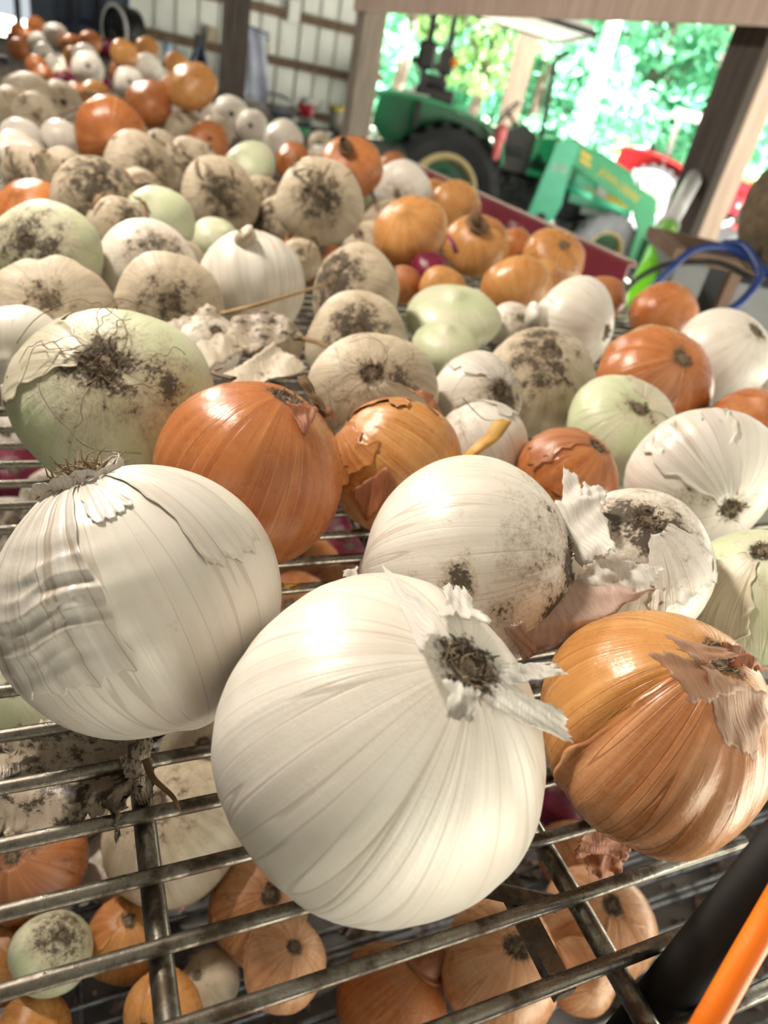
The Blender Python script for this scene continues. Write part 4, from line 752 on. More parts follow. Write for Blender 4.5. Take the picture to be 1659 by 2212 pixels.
# loose skins and dry bits lying about: things of their own
def loose(q4, mat, label, seed, amp=.003, jag=.2, n=26, m=20, name='loose_skin'):
    return tag(sheet(name, [P(*p) for p in q4], n, m, amp, mat, None, jag, seed), label, 'onion skin')
loose([(-20, 1590, .300), (330, 1570, .296), (300, 1735, .272), (-20, 1830, .268)], PAPER['d'], 'large dirty papery skin lying on the rods below the wrinkled white onion', 41, .0035, .14, 40, 24)
loose([(255, 1640, .278), (330, 1590, .286), (330, 1720, .272), (300, 1740, .27)], PAPER['d'], 'small curled brown skin at the right tip of the large dirty papery skin', 42, .003)
loose([(215, 1735, .262), (275, 1735, .262), (262, 1815, .262), (240, 1790, .258)], M['soil'], 'crumb of soil and skin dangling from a rod at the left', 43, .004, .3)
loose([(1255, 1780, .33), (1375, 1800, .33), (1350, 1840, .34), (1240, 1840, .34)], PAPER['c'], 'crumpled copper skin hanging under the big creased golden onion', 44, .0022, .08)
loose([(1255, 1830, .37), (1350, 1810, .37), (1345, 1890, .38), (1270, 1885, .38)], PAPER['c'], 'ragged tan skin below the crumpled copper skin', 45, .0028, .10)
loose([(745, 1235, .335), (775, 1228, .335), (772, 1250, .33), (742, 1250, .33)], PAPER['w'], 'tiny scrap of white skin behind the top of the largest white onion', 46, .001, .3, 10, 8)
loose([(590, 1255, .37), (650, 1262, .37), (640, 1275, .37), (592, 1272, .37)], M['yellowleaf'], 'scrap of orange skin on a rod between the two largest white onions', 47, .002, .3, 10, 8)
loose([(470, 805, .50), (590, 728, .53), (665, 800, .52), (560, 845, .48)], PAPER['cr'], 'crumpled cream skin behind the smooth copper onion', 48, .003, .05)
loose([(345, 712, .56), (450, 682, .575), (560, 728, .56), (440, 795, .52)], PAPER['cr'], 'torn cream skin right of the big greenish onion', 49, .0035, .06)
loose([(465, 702, .585), (590, 668, .60), (655, 722, .59), (535, 768, .57)], PAPER['d'], 'wrinkled tan skin under the long straw', 50, .0035, .06)
def stick(pts, r, mat, label, name='dry_stalk', cat='dry stalk', flat=.4, n=8, taper=.4):
    c_ = curve_pts([P(*p) for p in pts], 8); k = len(c_); b = MB(); b.tube(c_, [r*(1-(1-taper)*i/(k-1)) for i in range(k)], n, flat=flat)
    return tag(b.build(name, mat, smooth=True), label, cat)
stick([(405, 695, .62), (520, 668, .60), (620, 640, .63), (712, 610, .69)], .0046, M['straw'], 'long olive straw lying across the ribbed white onion', flat=.5)
stick([(365, 742, .56), (410, 740, .555), (455, 757, .55), (500, 775, .555)], .0036, M['leaf'], 'thin brown leaf over the crumpled skins by the big greenish onion')
stick([(640, 730, .60), (680, 738, .59), (722, 757, .58)], .0052, M['leaf'], 'short dark brown leaf beside the white crowned onion')
stick([(990, 1008, .43), (1030, 970, .425), (1062, 945, .43), (1082, 915, .44)], .0050, M['yellowleaf'], 'dry yellow stem lying on the cream onion', taper=1.5)
stick([(272, 650, .66), (270, 605, .665), (300, 595, .66), (335, 605, .655)], .0028, M['leaf'], 'bent dark leaf on the cream onion with smeared root mark')
stick([(505, 818, .43), (460, 805, .44), (480, 795, .46)], .003, M['leaf'], 'small brown leaf tip behind the smooth copper onion')
stick([(845, 790, .50), (870, 745, .52), (850, 738, .53)], .004, M['straw'], 'curled tan leaf over the wild rooted cream onion')
stick([(1000, 860, .46), (1045, 905, .46), (1090, 905, .45)], .0008, M['root'], 'single long root hair across the two cream onions', 'root_hair', 'root')
stick([(0, 250, 1.45), (80, 258, 1.45), (140, 245, 1.5), (190, 225, 1.55)], .012, M['stalk'], 'thick grey dry stalk at the left in front of the dusty heap')
stick([(60, 275, 1.4), (110, 268, 1.42), (180, 240, 1.5)], .011, M['stalk'], 'second grey dry stalk under the thick one')
stick([(20, 262, 1.42), (90, 282, 1.4), (170, 262, 1.45)], .008, M['stalk'], 'thin dark stalk below the two thick ones')
stick([(155, 206, 1.85), (185, 198, 1.85), (215, 205, 1.82), (235, 222, 1.8)], .008, M['leaf'], 'brown leaf arching over the peach onion')
stick([(195, 222, 1.8), (225, 205, 1.8), (255, 215, 1.8), (262, 230, 1.78)], .009, M['stalk'], 'grey leaf looped before the pointed copper onion')
stick([(20, 348, 1.24), (100, 352, 1.22), (200, 346, 1.25), (255, 338, 1.28)], .006, M['leaf'], 'long brown stalk lying along the flat white onion')
stick([(255, 335, 1.27), (310, 350, 1.25), (380, 378, 1.22), (395, 382, 1.2)], .006, M['leaf'], 'brown stalk below the pointed copper onion')
stick([(340, 315, 1.4), (355, 340, 1.38), (362, 362, 1.35)], .007, M['leaf'], 'short brown stalk left of the tiny white onion')
stick([(430, 375, 1.22), (480, 380, 1.2), (520, 400, 1.2), (560, 412, 1.18)], .007, M['leaf'], 'brown leaf between the pear shaped onion and the crusty one')
stick([(700, 490, 1.0), (740, 488, 1.0), (790, 482, 1.0)], .003, M['leaf'], 'thin twig behind the garlic-like onion')
stick([(85, 300, 1.38), (80, 318, 1.36), (100, 330, 1.36), (115, 320, 1.38)], .006, M['stalk'], 'dark stalk end between two white onions at the left')
stick([(985, 545, .98), (975, 520, 1.0), (955, 500, 1.02)], .005, plain('purple_stem', (.22, .03, .09), .4), 'purple stem beside the small purple red onion', taper=.8)
stick([(315, 1640, .275), (330, 1680, .27), (372, 1720, .262), (388, 1750, .262)], .0016, M['leaf'], 'curled brown leaf hooked on the left rods')
stick([(760, 2052, .5), (830, 2040, .5), (900, 2030, .5)], .001, M['straw'], 'pale root hair on the lower shelf under the largest white onion', 'root_hair', 'root')
# dry neck of the russet onion below, brown neck on the ring-necked amber one
def neck(on, px, py, h, w, mat, seed, label=None):
    I = INFO[on]; dl = local_dir(on, px, py); b = MB(); rg = random.Random(seed); pts = [dl*.9+Vector((0, 0, 0)), dl*1.02, dl*(1.0+h*.6)+Vector((rg.gauss(0, .03), rg.gauss(0, .03), 0)), dl*(1+h)]
    b.tube(curve_pts(pts, 4), [w*1.5, w*1.3, w*1.12, w, w, w*.95, w*.95, w*.9, w*.85, w*.9, w*.95, w*1.05, w*1.1], 14, flat=.7)
    o = b.build('dry_neck', mat, I['o'], smooth=True)
    if label: o['label'] = label
neck('lo_russet', 925, 2085, .45, .30, PAPER['c'], 1); neck('neck_copper', 1032, 478, .16, .28, M['leaf'], 2, 'dark dry neck'); neck('brown_crown', 745, 312, .12, .22, M['leaf'], 3, 'dark crown')
neck('tear_white', 1165, 690, .18, .30, SK['w'], 4); neck('bell_white', 530, 520, .14, .2, SK['d'], 5)

# bits of dry leaf and root lying in the hollows between the onions
m = MB(); rg = random.Random(5)
tops = [(INFO[k]['c'], INFO[k]['r'], INFO[k]['ratio']) for k in INFO if not k.startswith('lo_') and .75 < (INFO[k]['c']-EYE).length < 2.2 and INFO[k]['typ'] == 'd']
for i in range(260):
    c, r, q_ = rg.choice(tops); a = rg.uniform(0, 6.28); w_ = rg.uniform(.55, 1.0); d_ = Vector((math.cos(a)*w_, math.sin(a)*w_, .75)).normalized()
    p = c+d_*r*(.99 if q_ > .8 else .93)+Vector((0, 0, .003)); L_ = rg.uniform(.008, .030); t_ = d_.cross(Vector((rg.gauss(0, 1), rg.gauss(0, 1), rg.gauss(0, 1)))).normalized()
    m.tube([p-t_*L_*.5, p+d_*rg.uniform(.001, .005), p+t_*L_*.5+d_*rg.uniform(-.002, .004)], [.0012, rg.uniform(.0014, .0034), .0008], 5, flat=.35)
tag(m.build('leaf_litter', M['leaf'], smooth=True), 'scattered bits of dry leaf lying over the dusty onions', 'leaf litter', kind='stuff')
# ---------------------------------------------------------------- tractors (x forward, y away, z up; near rear wheel hub at the origin)
TY = plain('tyre_rubber', (.022, .024, .030), .75, var=.3); TYG = plain('grey_tyre_rubber', (.30, .31, .36), .85, var=.2)  # the second rubber is an even, lighter grey
GREEN = plain('green_paint', (.012, .30, .13), .3, var=.12, scale=2); LGREEN = plain('light_green_paint', (.06, .50, .32), .3, var=.1); DGREEN = plain('deep_green_paint', (.006, .11, .045), .35, var=.2)
CREAM = plain('cream_rim_paint', (.62, .50, .26), .4, var=.1); YEL = plain('yellow_paint', (.75, .52, .05), .4, var=.1); BLK = plain('black_metal', (.012, .012, .014), .4, var=.3)
ENG = plain('greasy_engine', (.03, .035, .04), .5, .4, var=.7, scale=9); RED = plain('red_paint', (.60, .03, .045), .28, var=.1); GREY = plain('light_grey_plastic', (.60, .62, .62), .5, var=.1); GLOW = plain('chrome', (.7, .7, .72), .2, .8)
def wheel(par, x, y, R, w, rr, tyre, rim, name, lugs=22):
    e = empty(name, (x, y, R-.02)); e.parent = par; h = w/2
    m = MB(); m.lathe([(rr, -h*.8), (R*.80, -h), (R*.93, -h*.92), (R*.965, -h*.6), (R*.965, h*.6), (R*.93, h*.92), (R*.80, h), (rr, h*.8), (rr, -h*.8)], (0, 0, 0), 'y', 48)
    for i in range(lugs):
        for sd in (-1, 1):
            a = 2*math.pi*(i+.25*sd)/lugs; t = .045; v = []
            for rad in (R*.94, R*1.0):
                for da, yy in ((-t, 0), (t, 0), (t+.10, sd*h*.96), (-t+.10, sd*h*.96)): v.append((rad*math.cos(a+da), yy, rad*math.sin(a+da)))
            m.add(v, [(0, 1, 2, 3), (7, 6, 5, 4), (0, 4, 5, 1), (1, 5, 6, 2), (2, 6, 7, 3), (3, 7, 4, 0)])
    m.build('tyre', tyre, e, False)
    m = MB(); m.lathe([(rr*1.02, -h*.82), (rr*.96, -h*.86), (rr*.90, -h*.80), (rr*.84, -h*.55), (rr*.78, -h*.2), (rr*.78, h*.2), (rr*.9, h*.3), (rr*1.02, h*.8)], (0, 0, 0), 'y', 40); m.build('rim', rim, e, True)
    m = MB(); m.lathe([(rr*.80, -h*.1), (rr*.5, -h*.02), (rr*.36, -h*.2), (.02, -h*.25), (.001, h*.1), (rr*.80, h*.1)], (0, 0, 0), 'y', 30); m.build('hub_disc', DGREEN if rim is CREAM else GREY, e, True)
    m = MB()
    for k in range(6): a = k*1.047; m.tube([(rr*.3*math.cos(a), -h*.36, rr*.3*math.sin(a)), (rr*.3*math.cos(a), -h*.30, rr*.3*math.sin(a))], .02, 6)
    m.build('wheel_bolts', BLK, e)
def text(par, s, size, loc, rot, mat, ext=.002):
    c = bpy.data.curves.new('lettering', 'FONT'); c.body = s; c.size = size; c.extrude = ext; c.align_x = 'CENTER'; c.align_y = 'CENTER'; c.materials.append(mat)
    t = bpy.data.objects.new('tmp', c); COL.objects.link(t); bpy.context.view_layer.update(); me = bpy.data.meshes.new_from_object(t.evaluated_get(bpy.context.evaluated_depsgraph_get())); bpy.data.objects.remove(t)
    o = link('lettering', me, par, loc); o.rotation_euler = rot; return o
def tractor(name, label, loc, rz, paint, dark, loader=None, rops=True, canopy=None, tyre=TY, rim=CREAM, front_tyre=None, hoodpaint=None):
    T = tag(empty(name, loc, rz), label, 'tractor'); B = lambda m, n, mat, sm=False: m.build(n, mat, T, sm)
    wheel(T, 0, .22, .70, .44, .40, tyre, rim, 'rear_wheel'); wheel(T, 0, 1.42, .70, .44, .40, tyre, rim, 'rear_wheel')
    wheel(T, 2.15, .20, .42, .28, .21, front_tyre or tyre, rim, 'front_wheel', 18); wheel(T, 2.15, 1.36, .42, .28, .21, front_tyre or tyre, rim, 'front_wheel', 18)
    m = MB(); m.box((-.30, .55, .50), (.75, 1.10, 1.0), .04); m.box((.7, .60, .55), (2.35, 1.04, .98), .04); m.box((.5, .45, .45), (.95, 1.2, .62), .03)
    for k in range(16): x = random.uniform(.6, 2.0); z = random.uniform(.6, 1.2); m.box((x, .50, z), (x+random.uniform(.08, .25), .60, z+random.uniform(.05, .2)), .01)
    B(m, 'engine', ENG)
    m = MB(); m.tube([(2.15, .2, .42), (2.15, 1.36, .42)], .05, 10); m.tube([(0, .2, .68), (0, 1.42, .68)], .10, 12); B(m, 'axle', ENG)
    m = MB(); pr = [(1.02, 1.0), (1.02, 1.40), (1.30, 1.45), (1.85, 1.40), (2.28, 1.26), (2.44, 1.08), (2.46, .74), (1.75, .78), (1.6, 1.0)]; m.prism(pr, .50, 1.10); B(m, 'hood', hoodpaint or paint)
    m = MB(); m.prism([(1.62, .80), (2.40, .78), (2.40, 1.0), (2.2, 1.12), (1.62, 1.14)], .485, .50); B(m, 'hood_side', LGREEN if paint is GREEN else paint)
    m = MB(); m.prism([(1.75, .92), (2.38, .86), (2.38, .94), (1.75, 1.0)], .478, .486); m.build('side_stripe', YEL if paint is GREEN else GREY, T)
    m = MB()
    for k in range(7): m.box((2.455, .56+k*.075, .80), (2.475, .60+k*.075, 1.06))
    B(m, 'grille', BLK)
    for k in (.62, .98): m = MB(); m.lathe([(.001, .02), (.05, .018), (.06, 0)], (2.46, k, 1.12), 'x', 14); B(m, 'headlamp', GLOW, True)
    m = MB(); m.prism([(.68, 1.0), (.66, 1.40), (.86, 1.52), (1.04, 1.42), (1.04, 1.0)], .56, 1.04); B(m, 'dash_cowl', BLK)
    m = MB(); ring = [(.66+.18*math.cos(a)*.55, .80+.19*math.sin(a), 1.60+.18*math.cos(a)*.7) for a in np.linspace(0, 2*math.pi, 25)]; m.tube(ring, .014, 8, cap=False); m.tube([(.85, .8, 1.42), (.66, .8, 1.60)], .02, 8); m.tube([ring[6], ring[18]], .010, 6); B(m, 'steering_wheel', BLK, True)
    m = MB(); m.box((-.28, .56, 1.14), (.20, 1.06, 1.25), .03); m.prism([(-.30, 1.2), (-.20, 1.22), (-.27, 1.72), (-.37, 1.70)], .58, 1.04); B(m, 'seat', BLK)
    for y0, y1, s in ((-.03, .46, 1), (1.18, 1.66, -1)):
        ln = [(-.98, 1.50), (-.80, 1.57), (-.30, 1.575), (.05, 1.53), (.38, 1.455), (.56, 1.34), (.62, 1.10)]
        m = MB(); m.prism(ln+[(a*.97, b-.035) for a, b in ln[::-1]], y0, y1)
        yi = y1 if s > 0 else y0; m.prism([(-.9, 1.52), (-.3, 1.55), (.35, 1.43), (.55, 1.2), (.60, .80), (.30, 1.10), (-.3, 1.22), (-.72, .98), (-.95, 1.2)], yi-.015, yi+.015)
        f = B(m, 'fender', paint)
        m = MB(); m.prism([(-.62, 1.578), (-.36, 1.582), (-.36, 1.60), (-.62, 1.596)], y0+.02, y1-.02); m.build('fender_tread', GREY, f)
        m = MB(); m.lathe([(.001, -.03), (.045, -.025), (.055, 0), (.055, .03)], (-1.0, (y0+y1)/2, 1.44), 'y', 14); m.build('marker_lamp', YEL, f, True)
        m = MB(); m.lathe([(.001, -.03), (.05, -.02), (.05, .03)], (-.97, (y0+y1)/2, 1.66), 'y', 14); m.build('tail_lamp', RED, f, True)
    if rops:
        for x, y in ((-.46, .20), (-.16, 1.30)):
            m = MB(); m.box((x-.035, y-.045, 1.25), (x+.035, y+.045, 2.52), .008); f = B(m, 'roll_bar', BLK)
            m = MB(); m.box((x-.10, y-.09, 1.83), (x+.09, y+.09, 2.10), .03); m.box((x-.16, y-.07, 1.86), (x-.06, y+.05, 1.93), .01); m.build('hinge_box', BLK, f)
            m = MB(); m.tube([(x+.02, y, 2.2), (x+.30, y, 2.5)], .012, 6); m.build('brace', BLK, f)
        m = MB(); m.lathe([(.001, -.03), (.05, -.02), (.055, .03)], (-.07, 1.22, 1.98), 'y', 14); B(m, 'signal_lamp', plain('orange_lens', (.9, .22, .02), .3), True)
        m = MB(); m.box((-.52, .15, 1.55), (-.08, 1.35, 1.68), .02); m.box((-.45, .5, 1.62), (-.15, 1.1, 1.80), .04); B(m, 'roll_bar_base', BLK)
    if canopy:
        x0, x1, z0, z1, mat, under = canopy
        m = MB(); m.prism([(x0, z0), (x0+.08, z0+.10), ((x0+x1)/2, (z0+z1)/2+.13), (x1-.06, z1+.07), (x1, z1)], -.10, 1.75); cp_ = B(m, 'canopy', mat)
        m = MB(); m.prism([(x0+.06, z0-.012), (x1-.05, z1-.010), (x1-.05, z1+.004), (x0+.06, z0+.002)], -.02, 1.67); m.build('canopy_lining', under, cp_)
        m = MB(); m.box((x0, -.12, z0-.05), (x0+.05, 1.77, z0+.02)); m.prism([(x0, z0-.03), (x1, z1-.03), (x1, z1+.02), (x0, z0+.03)], -.13, -.08); m.prism([(x0, z0-.03), (x1, z1-.03), (x1, z1+.02), (x0, z0+.03)], 1.73, 1.78); m.box((x1-.05, -.12, z1-.04), (x1, 1.77, z1+.03)); m.build('canopy_frame', BLK if paint is GREEN else GREY, cp_)
        if not rops:
            for x, y in ((.05, .25), (.05, 1.35), (.95, .3), (.95, 1.3)): m = MB(); m.tube([(x, y, 1.2), (x-.03, y, (z0+z1)/2)], .028, 8); B(m, 'canopy_post', GREY)
    m = MB(); m.tube(curve_pts([(1.10, .62, 1.40), (1.06, .62, 1.9), (1.03, .62, 2.16), (1.08, .62, 2.26), (1.16, .62, 2.30)], 5), .030, 10); B(m, 'exhaust', BLK, True)
    if loader:
        for y in (.02, 1.48):
            m = MB(); m.prism([(1.16, 1.40), (1.28, 1.48), (1.42, 1.44), (1.40, 1.15), (1.42, .80), (1.36, .58), (1.05, .58)], y-.05, y+.05); u = B(m, 'loader_upright', LGREEN)
            m = MB(); m.tube([(1.22, y-.06, .62), (1.22, y+.06, .62)], .06, 14); m.build('pivot_pin', BLK, u)
            m = MB(); m.prism([(1.24, 1.47), (1.36, 1.50), (2.22, 1.17), (2.52, 1.06), (2.60, .80), (2.58, .28), (2.44, .26), (2.42, .70), (2.28, .90), (1.30, 1.28)], y-.035, y+.035); a = B(m, 'loader_arm', GREEN)
            m = MB(); m.tube([(1.44, y, 1.00), (1.75, y, .95)], .045, 12); m.tube([(1.7, y, .955), (2.18, y, .88)], .028, 10); m.build('lift_cylinder', LGREEN, a, True)
            if y < .5:
                tl = math.atan2(1.17-1.50, 2.22-1.36)
                text(a, 'JOHN DEERE', .105, (2.02, y-.040, 1.125), (math.pi/2, -tl, 0), YEL); text(u, '510', .12, (1.27, y-.055, 1.17), (math.pi/2, 0, 0), GREY)
                m = MB(); m.prism([(1.46, 1.36), (1.60, 1.305), (1.60, 1.35), (1.46, 1.405)], y-.040, y-.035); m.prism([(1.48, 1.29), (1.62, 1.235), (1.62, 1.275), (1.48, 1.33)], y-.040, y-.035); m.build('yellow_emblem', YEL, a)
                m = MB(); m.box((1.92, y+.42, .93), (2.06, y+.43, 1.05)); m.box((1.80, y+.42, .70), (2.10, y+.43, .78)); m.build('decal', GREY, a)
        m = MB(); m.tube([(2.50, .02, .40), (2.50, 1.48, .40)], .06, 12); m.tube([(2.45, .02, .95), (2.45, 1.48, .95)], .05, 12); B(m, 'loader_crossbar', GREEN, True)
        m = MB(); m.prism([(2.56, .10), (3.02, .06), (3.06, .12), (2.72, .18), (2.64, .60), (2.56, .62)], -.1, 1.6); B(m, 'bucket', DGREEN)
    return T
RZ = math.radians(-21.27)
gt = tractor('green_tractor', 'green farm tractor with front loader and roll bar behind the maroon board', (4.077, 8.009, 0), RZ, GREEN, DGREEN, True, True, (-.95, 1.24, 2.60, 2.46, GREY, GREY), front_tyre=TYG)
m = MB(); m.lathe([(.001, .13), (.05, .12), (.07, .06), (.07, -.03), (.05, -.05), (.045, -.2), (.03, -.24), (.001, -.25)], (.50, -.06, 1.36), 'z', 14); m.build('red_reflector', plain('pink_red_plastic', (.75, .18, .2), .4), gt, True)
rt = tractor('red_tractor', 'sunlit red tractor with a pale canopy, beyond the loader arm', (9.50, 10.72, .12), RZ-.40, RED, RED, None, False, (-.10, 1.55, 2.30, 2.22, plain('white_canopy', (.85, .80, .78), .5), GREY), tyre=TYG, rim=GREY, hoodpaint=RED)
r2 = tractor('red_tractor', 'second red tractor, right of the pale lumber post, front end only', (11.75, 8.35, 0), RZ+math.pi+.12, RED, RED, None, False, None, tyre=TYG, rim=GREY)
rt.scale = (.84,)*3
# poles in the yard
def pole(name, label, p, r, h, mat, cat='pole', lean=(0, 0), top=None):
    e = tag(empty(name, (p.x, p.y, 0)), label, cat); m = MB(); m.tube([(0, 0, 0), (lean[0]*.5, lean[1]*.5, h*.5), (lean[0], lean[1], h)], [r, r*.95, r*.9], 14); m.build('shaft', mat, e, True)
    if top: m = MB(); m.lathe([(.001, .05), (r*1.6, .04), (r*1.6, -.05), (.001, -.06)], (lean[0], lean[1], h+.03), 'z', 12); m.build('cap', top, e, True)
    else: m = MB(); m.lathe([(.001, .05), (r*.9, .02), (r*.95, -.03)], (lean[0], lean[1], h), 'z', 12); m.build('cap', GREY, e, True)
    return e
pole('utility_pole', 'pale bare pole in the sunlit yard left of the red tractor', P(1290, 170, 16), .17, 7.5, plain('pale_pole_wood', (.78, .76, .72), .8, var=.1))  # evenly pale pole colour
pole('marker_pole', 'thin blue-grey pole with a cyan cap right of the pale post', P(1600, 320, 12.4), .05, 2.15, plain('blue_grey_steel', (.25, .33, .42), .5), top=plain('cyan_plastic', (.02, .45, .75), .4))
# lime green pole with a grey upper section, leaning by the rack
a, b_, c_ = P(1350, 720, 1.42), P(1441, 492, 1.9), P(1500, 385, 2.2)
e = tag(empty('leaning_pole', a), 'lime green pole with grey upper section behind the smooth round brown onion', 'pole')
m = MB(); m.tube([(0, 0, 0), (b_-a)*.5, b_-a], [.030, .029, .027], 18); m.build('lime_section', plain('lime_plastic', (.20, .72, .02), .22, var=.08), e, True)
m = MB(); m.tube([b_-a, (b_-a)*.6+(c_-a)*.4, c_-a], [.022, .024, .026], 16); m.build('grey_section', plain('grey_white_plastic', (.68, .70, .74), .3, var=.15), e, True)
m = MB(); m.tube([(b_-a)*.99, (b_-a)*1.02], .032, 16); m.build('collar', GREY, e, True)
m = MB(); m.tube([(0, 0, 0), (a-b_)*.6, Vector((-.1, .05, -1.2))], [.030, .030, .03], 12); m.build('lower_section', BLK, e, True)
# grey tote on its stand, blue cable over it
tp = P(1545, 600, 1.55); e = tag(empty('storage_tote', (tp.x, tp.y, tp.z-.10), RZ-.12), 'open grey tote with a brown wooden rim, behind the glossy round white onion', 'tote')
DG = plain('dark_grey_plastic', (.075, .075, .085), .55, var=.15); MG = plain('mid_grey_plastic', (.16, .17, .185), .5, var=.12); BW = plain('brown_board', (.16, .095, .065), .7, var=.3)
m = MB(); w_, d_, h_ = .36, .26, .22
m.box((-.10, 0, -.14), (-.02, .008, .13)); m.box((.05, 0, -.14), (w_, .012, .10)); m.box((-.10, d_, -.14), (w_, d_+.01, .12)); m.box((-.10, 0, -.14), (-.09, d_, .12)); m.box((w_-.01, 0, -.14), (w_, d_, .12)); m.box((-.10, 0, -.15), (w_, d_, -.14)); m.build('body', MG, e)
m = MB(); m.box((-.11, -.01, .12), (w_+.01, .015, .145)); m.box((-.11, d_-.01, .12), (w_+.01, d_+.02, .145)); m.box((-.11, 0, .12), (-.08, d_, .145)); m.box((w_-.02, 0, .12), (w_+.01, d_, .145)); m.build('rim', BW, e)
m = MB(); m.box((.028, -.006, -.14), (.052, .02, .125)); m.build('divider', BW, e)
m = MB(); m.box((-.10, .0, -tp.z+.10), (-.07, .03, -.15)); m.box((w_-.03, .0, -tp.z+.10), (w_, .03, -.15)); m.box((-.10, d_-.03, -tp.z+.10), (-.07, d_, -.15)); m.box((w_-.03, d_-.03, -tp.z+.10), (w_, d_, -.15)); m.build('stand', BW, e)
CB = plain('blue_cable_sheath', (.010, .035, .17), .35, var=.15)
m = MB(); m.tube(curve_pts([P(1380, 650, 1.42), P(1450, 580, 1.40), P(1500, 540, 1.40), P(1565, 535, 1.40), P(1620, 560, 1.39), P(1690, 620, 1.37)], 8), .0080, 10); tag(m.build('cable', CB, smooth=True), 'blue cable arching over the grey tote', 'cable')
m = MB(); m.tube(curve_pts([P(1560, 528, 1.42), P(1605, 530, 1.39), P(1640, 590, 1.37), P(1622, 630, 1.36), P(1580, 668, 1.36), P(1520, 690, 1.37), P(1490, 700, 1.4)], 8), .0085, 10); tag(m.build('cable', CB, smooth=True), 'blue cable loop hanging down the front of the grey tote', 'cable')
m = MB(); m.tube(curve_pts([P(1340, 640, 1.45), P(1380, 600, 1.43), P(1440, 572, 1.42), P(1500, 566, 1.41), P(1560, 570, 1.4), P(1630, 605, 1.4)], 8), .006, 8); tag(m.build('cable', BLK, smooth=True), 'thin black cable crossing the lime green pole', 'cable')
# burlap sack at the right edge
sp_ = P(1705, 470, 1.45); T_, F_ = np.meshgrid(np.linspace(0, math.pi, 30), np.linspace(0, 2*math.pi, 40, endpoint=False), indexing='ij')
s_ = 1+.08*np.sin(3*F_+1)+.06*np.sin(5*F_+3*T_)+.03*np.sin(11*F_+7*T_); v = np.stack([np.sin(T_)*np.cos(F_)*.095*s_, np.sin(T_)*np.sin(F_)*.085*s_, np.cos(T_)*.105*s_], -1).reshape(-1, 3)
e = tag(empty('burlap_sack', sp_), 'brown burlap sack hanging at the right edge above the tote', 'sack'); o = link('bag', npmesh('bag', v, grid_faces(30, 40), plain('burlap', (.13, .095, .06), .95, var=.35, scale=60, bumpk=.5)), e)
m = MB(); m.tube([(0, 0, .09), (.02, .0, .19), (.09, .0, .47)], [.03, .02, .008], 10); m.build('tied_neck', plain('burlap_tie', (.2, .15, .1), .95), e, True)
# ---------------------------------------------------------------- clutter along the back wall
def thing(name, label, cat, loc, rz=0.0): return tag(empty(name, loc, rz), label, cat)
BZ = 1.10
def PZ(px, py, z): d_ = P(px, py, 1)-EYE; return EYE+d_*((z-CAMZ)/d_.z)
def PY(px, py, y): d_ = P(px, py, 1)-EYE; return EYE+d_*((y-EYE.y)/d_.y)
c0 = PZ(655, 285, BZ); e = thing('workbench', 'dark wide workbench under the white wall, behind the rack', 'workbench', (c0.x, c0.y, 0), RZ)
m = MB(); m.box((-.62, -.75, BZ-.05), (1.0, 1.0, BZ), .01); m.build('top', plain('dark_bench_top', (.05, .045, .05), .6, var=.5), e)
for x in (-.58, .9):
    for y in (-.7, .9): m = MB(); m.box((x, y, 0), (x+.07, y+.07, BZ-.05)); m.build('leg', WDD, e)
c1 = PZ(548, 258, BZ); e = thing('panel_sheet', 'white sheet leaning beside the dark post', 'panel', (c1.x, c1.y, BZ), RZ); m = MB(); m.prism([(-.10, 0), (.17, 0), (.15, .06), (-.02, .24), (-.10, .24)], -.01, .01); m.build('face', plain('white_board', (.62, .60, .55), .6, var=.12), e); m = MB(); m.prism([(-.105, .235), (-.02, .25), (.16, .06), (.15, .045), (-.02, .23), (-.10, .22)], -.015, .015); m.build('edge', GREY, e)
c2 = PZ(658, 268, BZ); e = thing('power_unit', 'red motor with white cowl on the bench by the white wall', 'motor', (c2.x, c2.y, BZ+.13), RZ)
m = MB(); m.box((-.09, -.08, -.06), (.08, .08, .07), .025); m.build('housing', RED, e); m = MB(); m.lathe([(.001, .12), (.06, .11), (.075, .05)], (-.01, 0, 0), 'z', 16); m.build('cowl', GREY, e, True); m = MB(); m.box((-.07, -.07, -.13), (.09, .07, -.06), .02); m.build('base', GREY, e); m = MB(); m.tube([(.08, 0, .02), (.14, 0, .06), (.16, 0, .12)], .008, 6); m.build('handle', BLK, e)
c3 = PZ(722, 300, BZ-.05); e = thing('bucket', 'dull grey bucket with yellow lid before the weathered post', 'bucket', (c3.x, c3.y, BZ+.15), 0)
m = MB(); m.lathe([(.001, -.15), (.07, -.15), (.085, .08), (.08, .08), (.07, -.13)], (0, 0, 0), 'z', 20); m.build('pail', plain('dull_grey_pail', (.30, .29, .26), .6), e, True); m = MB(); m.lathe([(.001, .105), (.07, .102), (.092, .09), (.092, .06)], (0, 0, 0), 'z', 20); m.build('lid', plain('yellow_lid', (.62, .50, .10), .45), e, True)
c4 = PZ(655, 306, BZ); e = thing('crate', 'green plastic crate at the front of the bench', 'crate', (c4.x, c4.y, BZ+.05), RZ); m = MB(); m.box((-.10, -.08, -.05), (.03, .08, .045), .01); m.build('body', plain('green_crate_plastic', (.02, .22, .10), .5), e); m = MB(); m.box((-.105, -.085, .04), (.035, .085, .055), .004); m.build('rim', plain('green_crate_rim', (.03, .28, .13), .5), e)
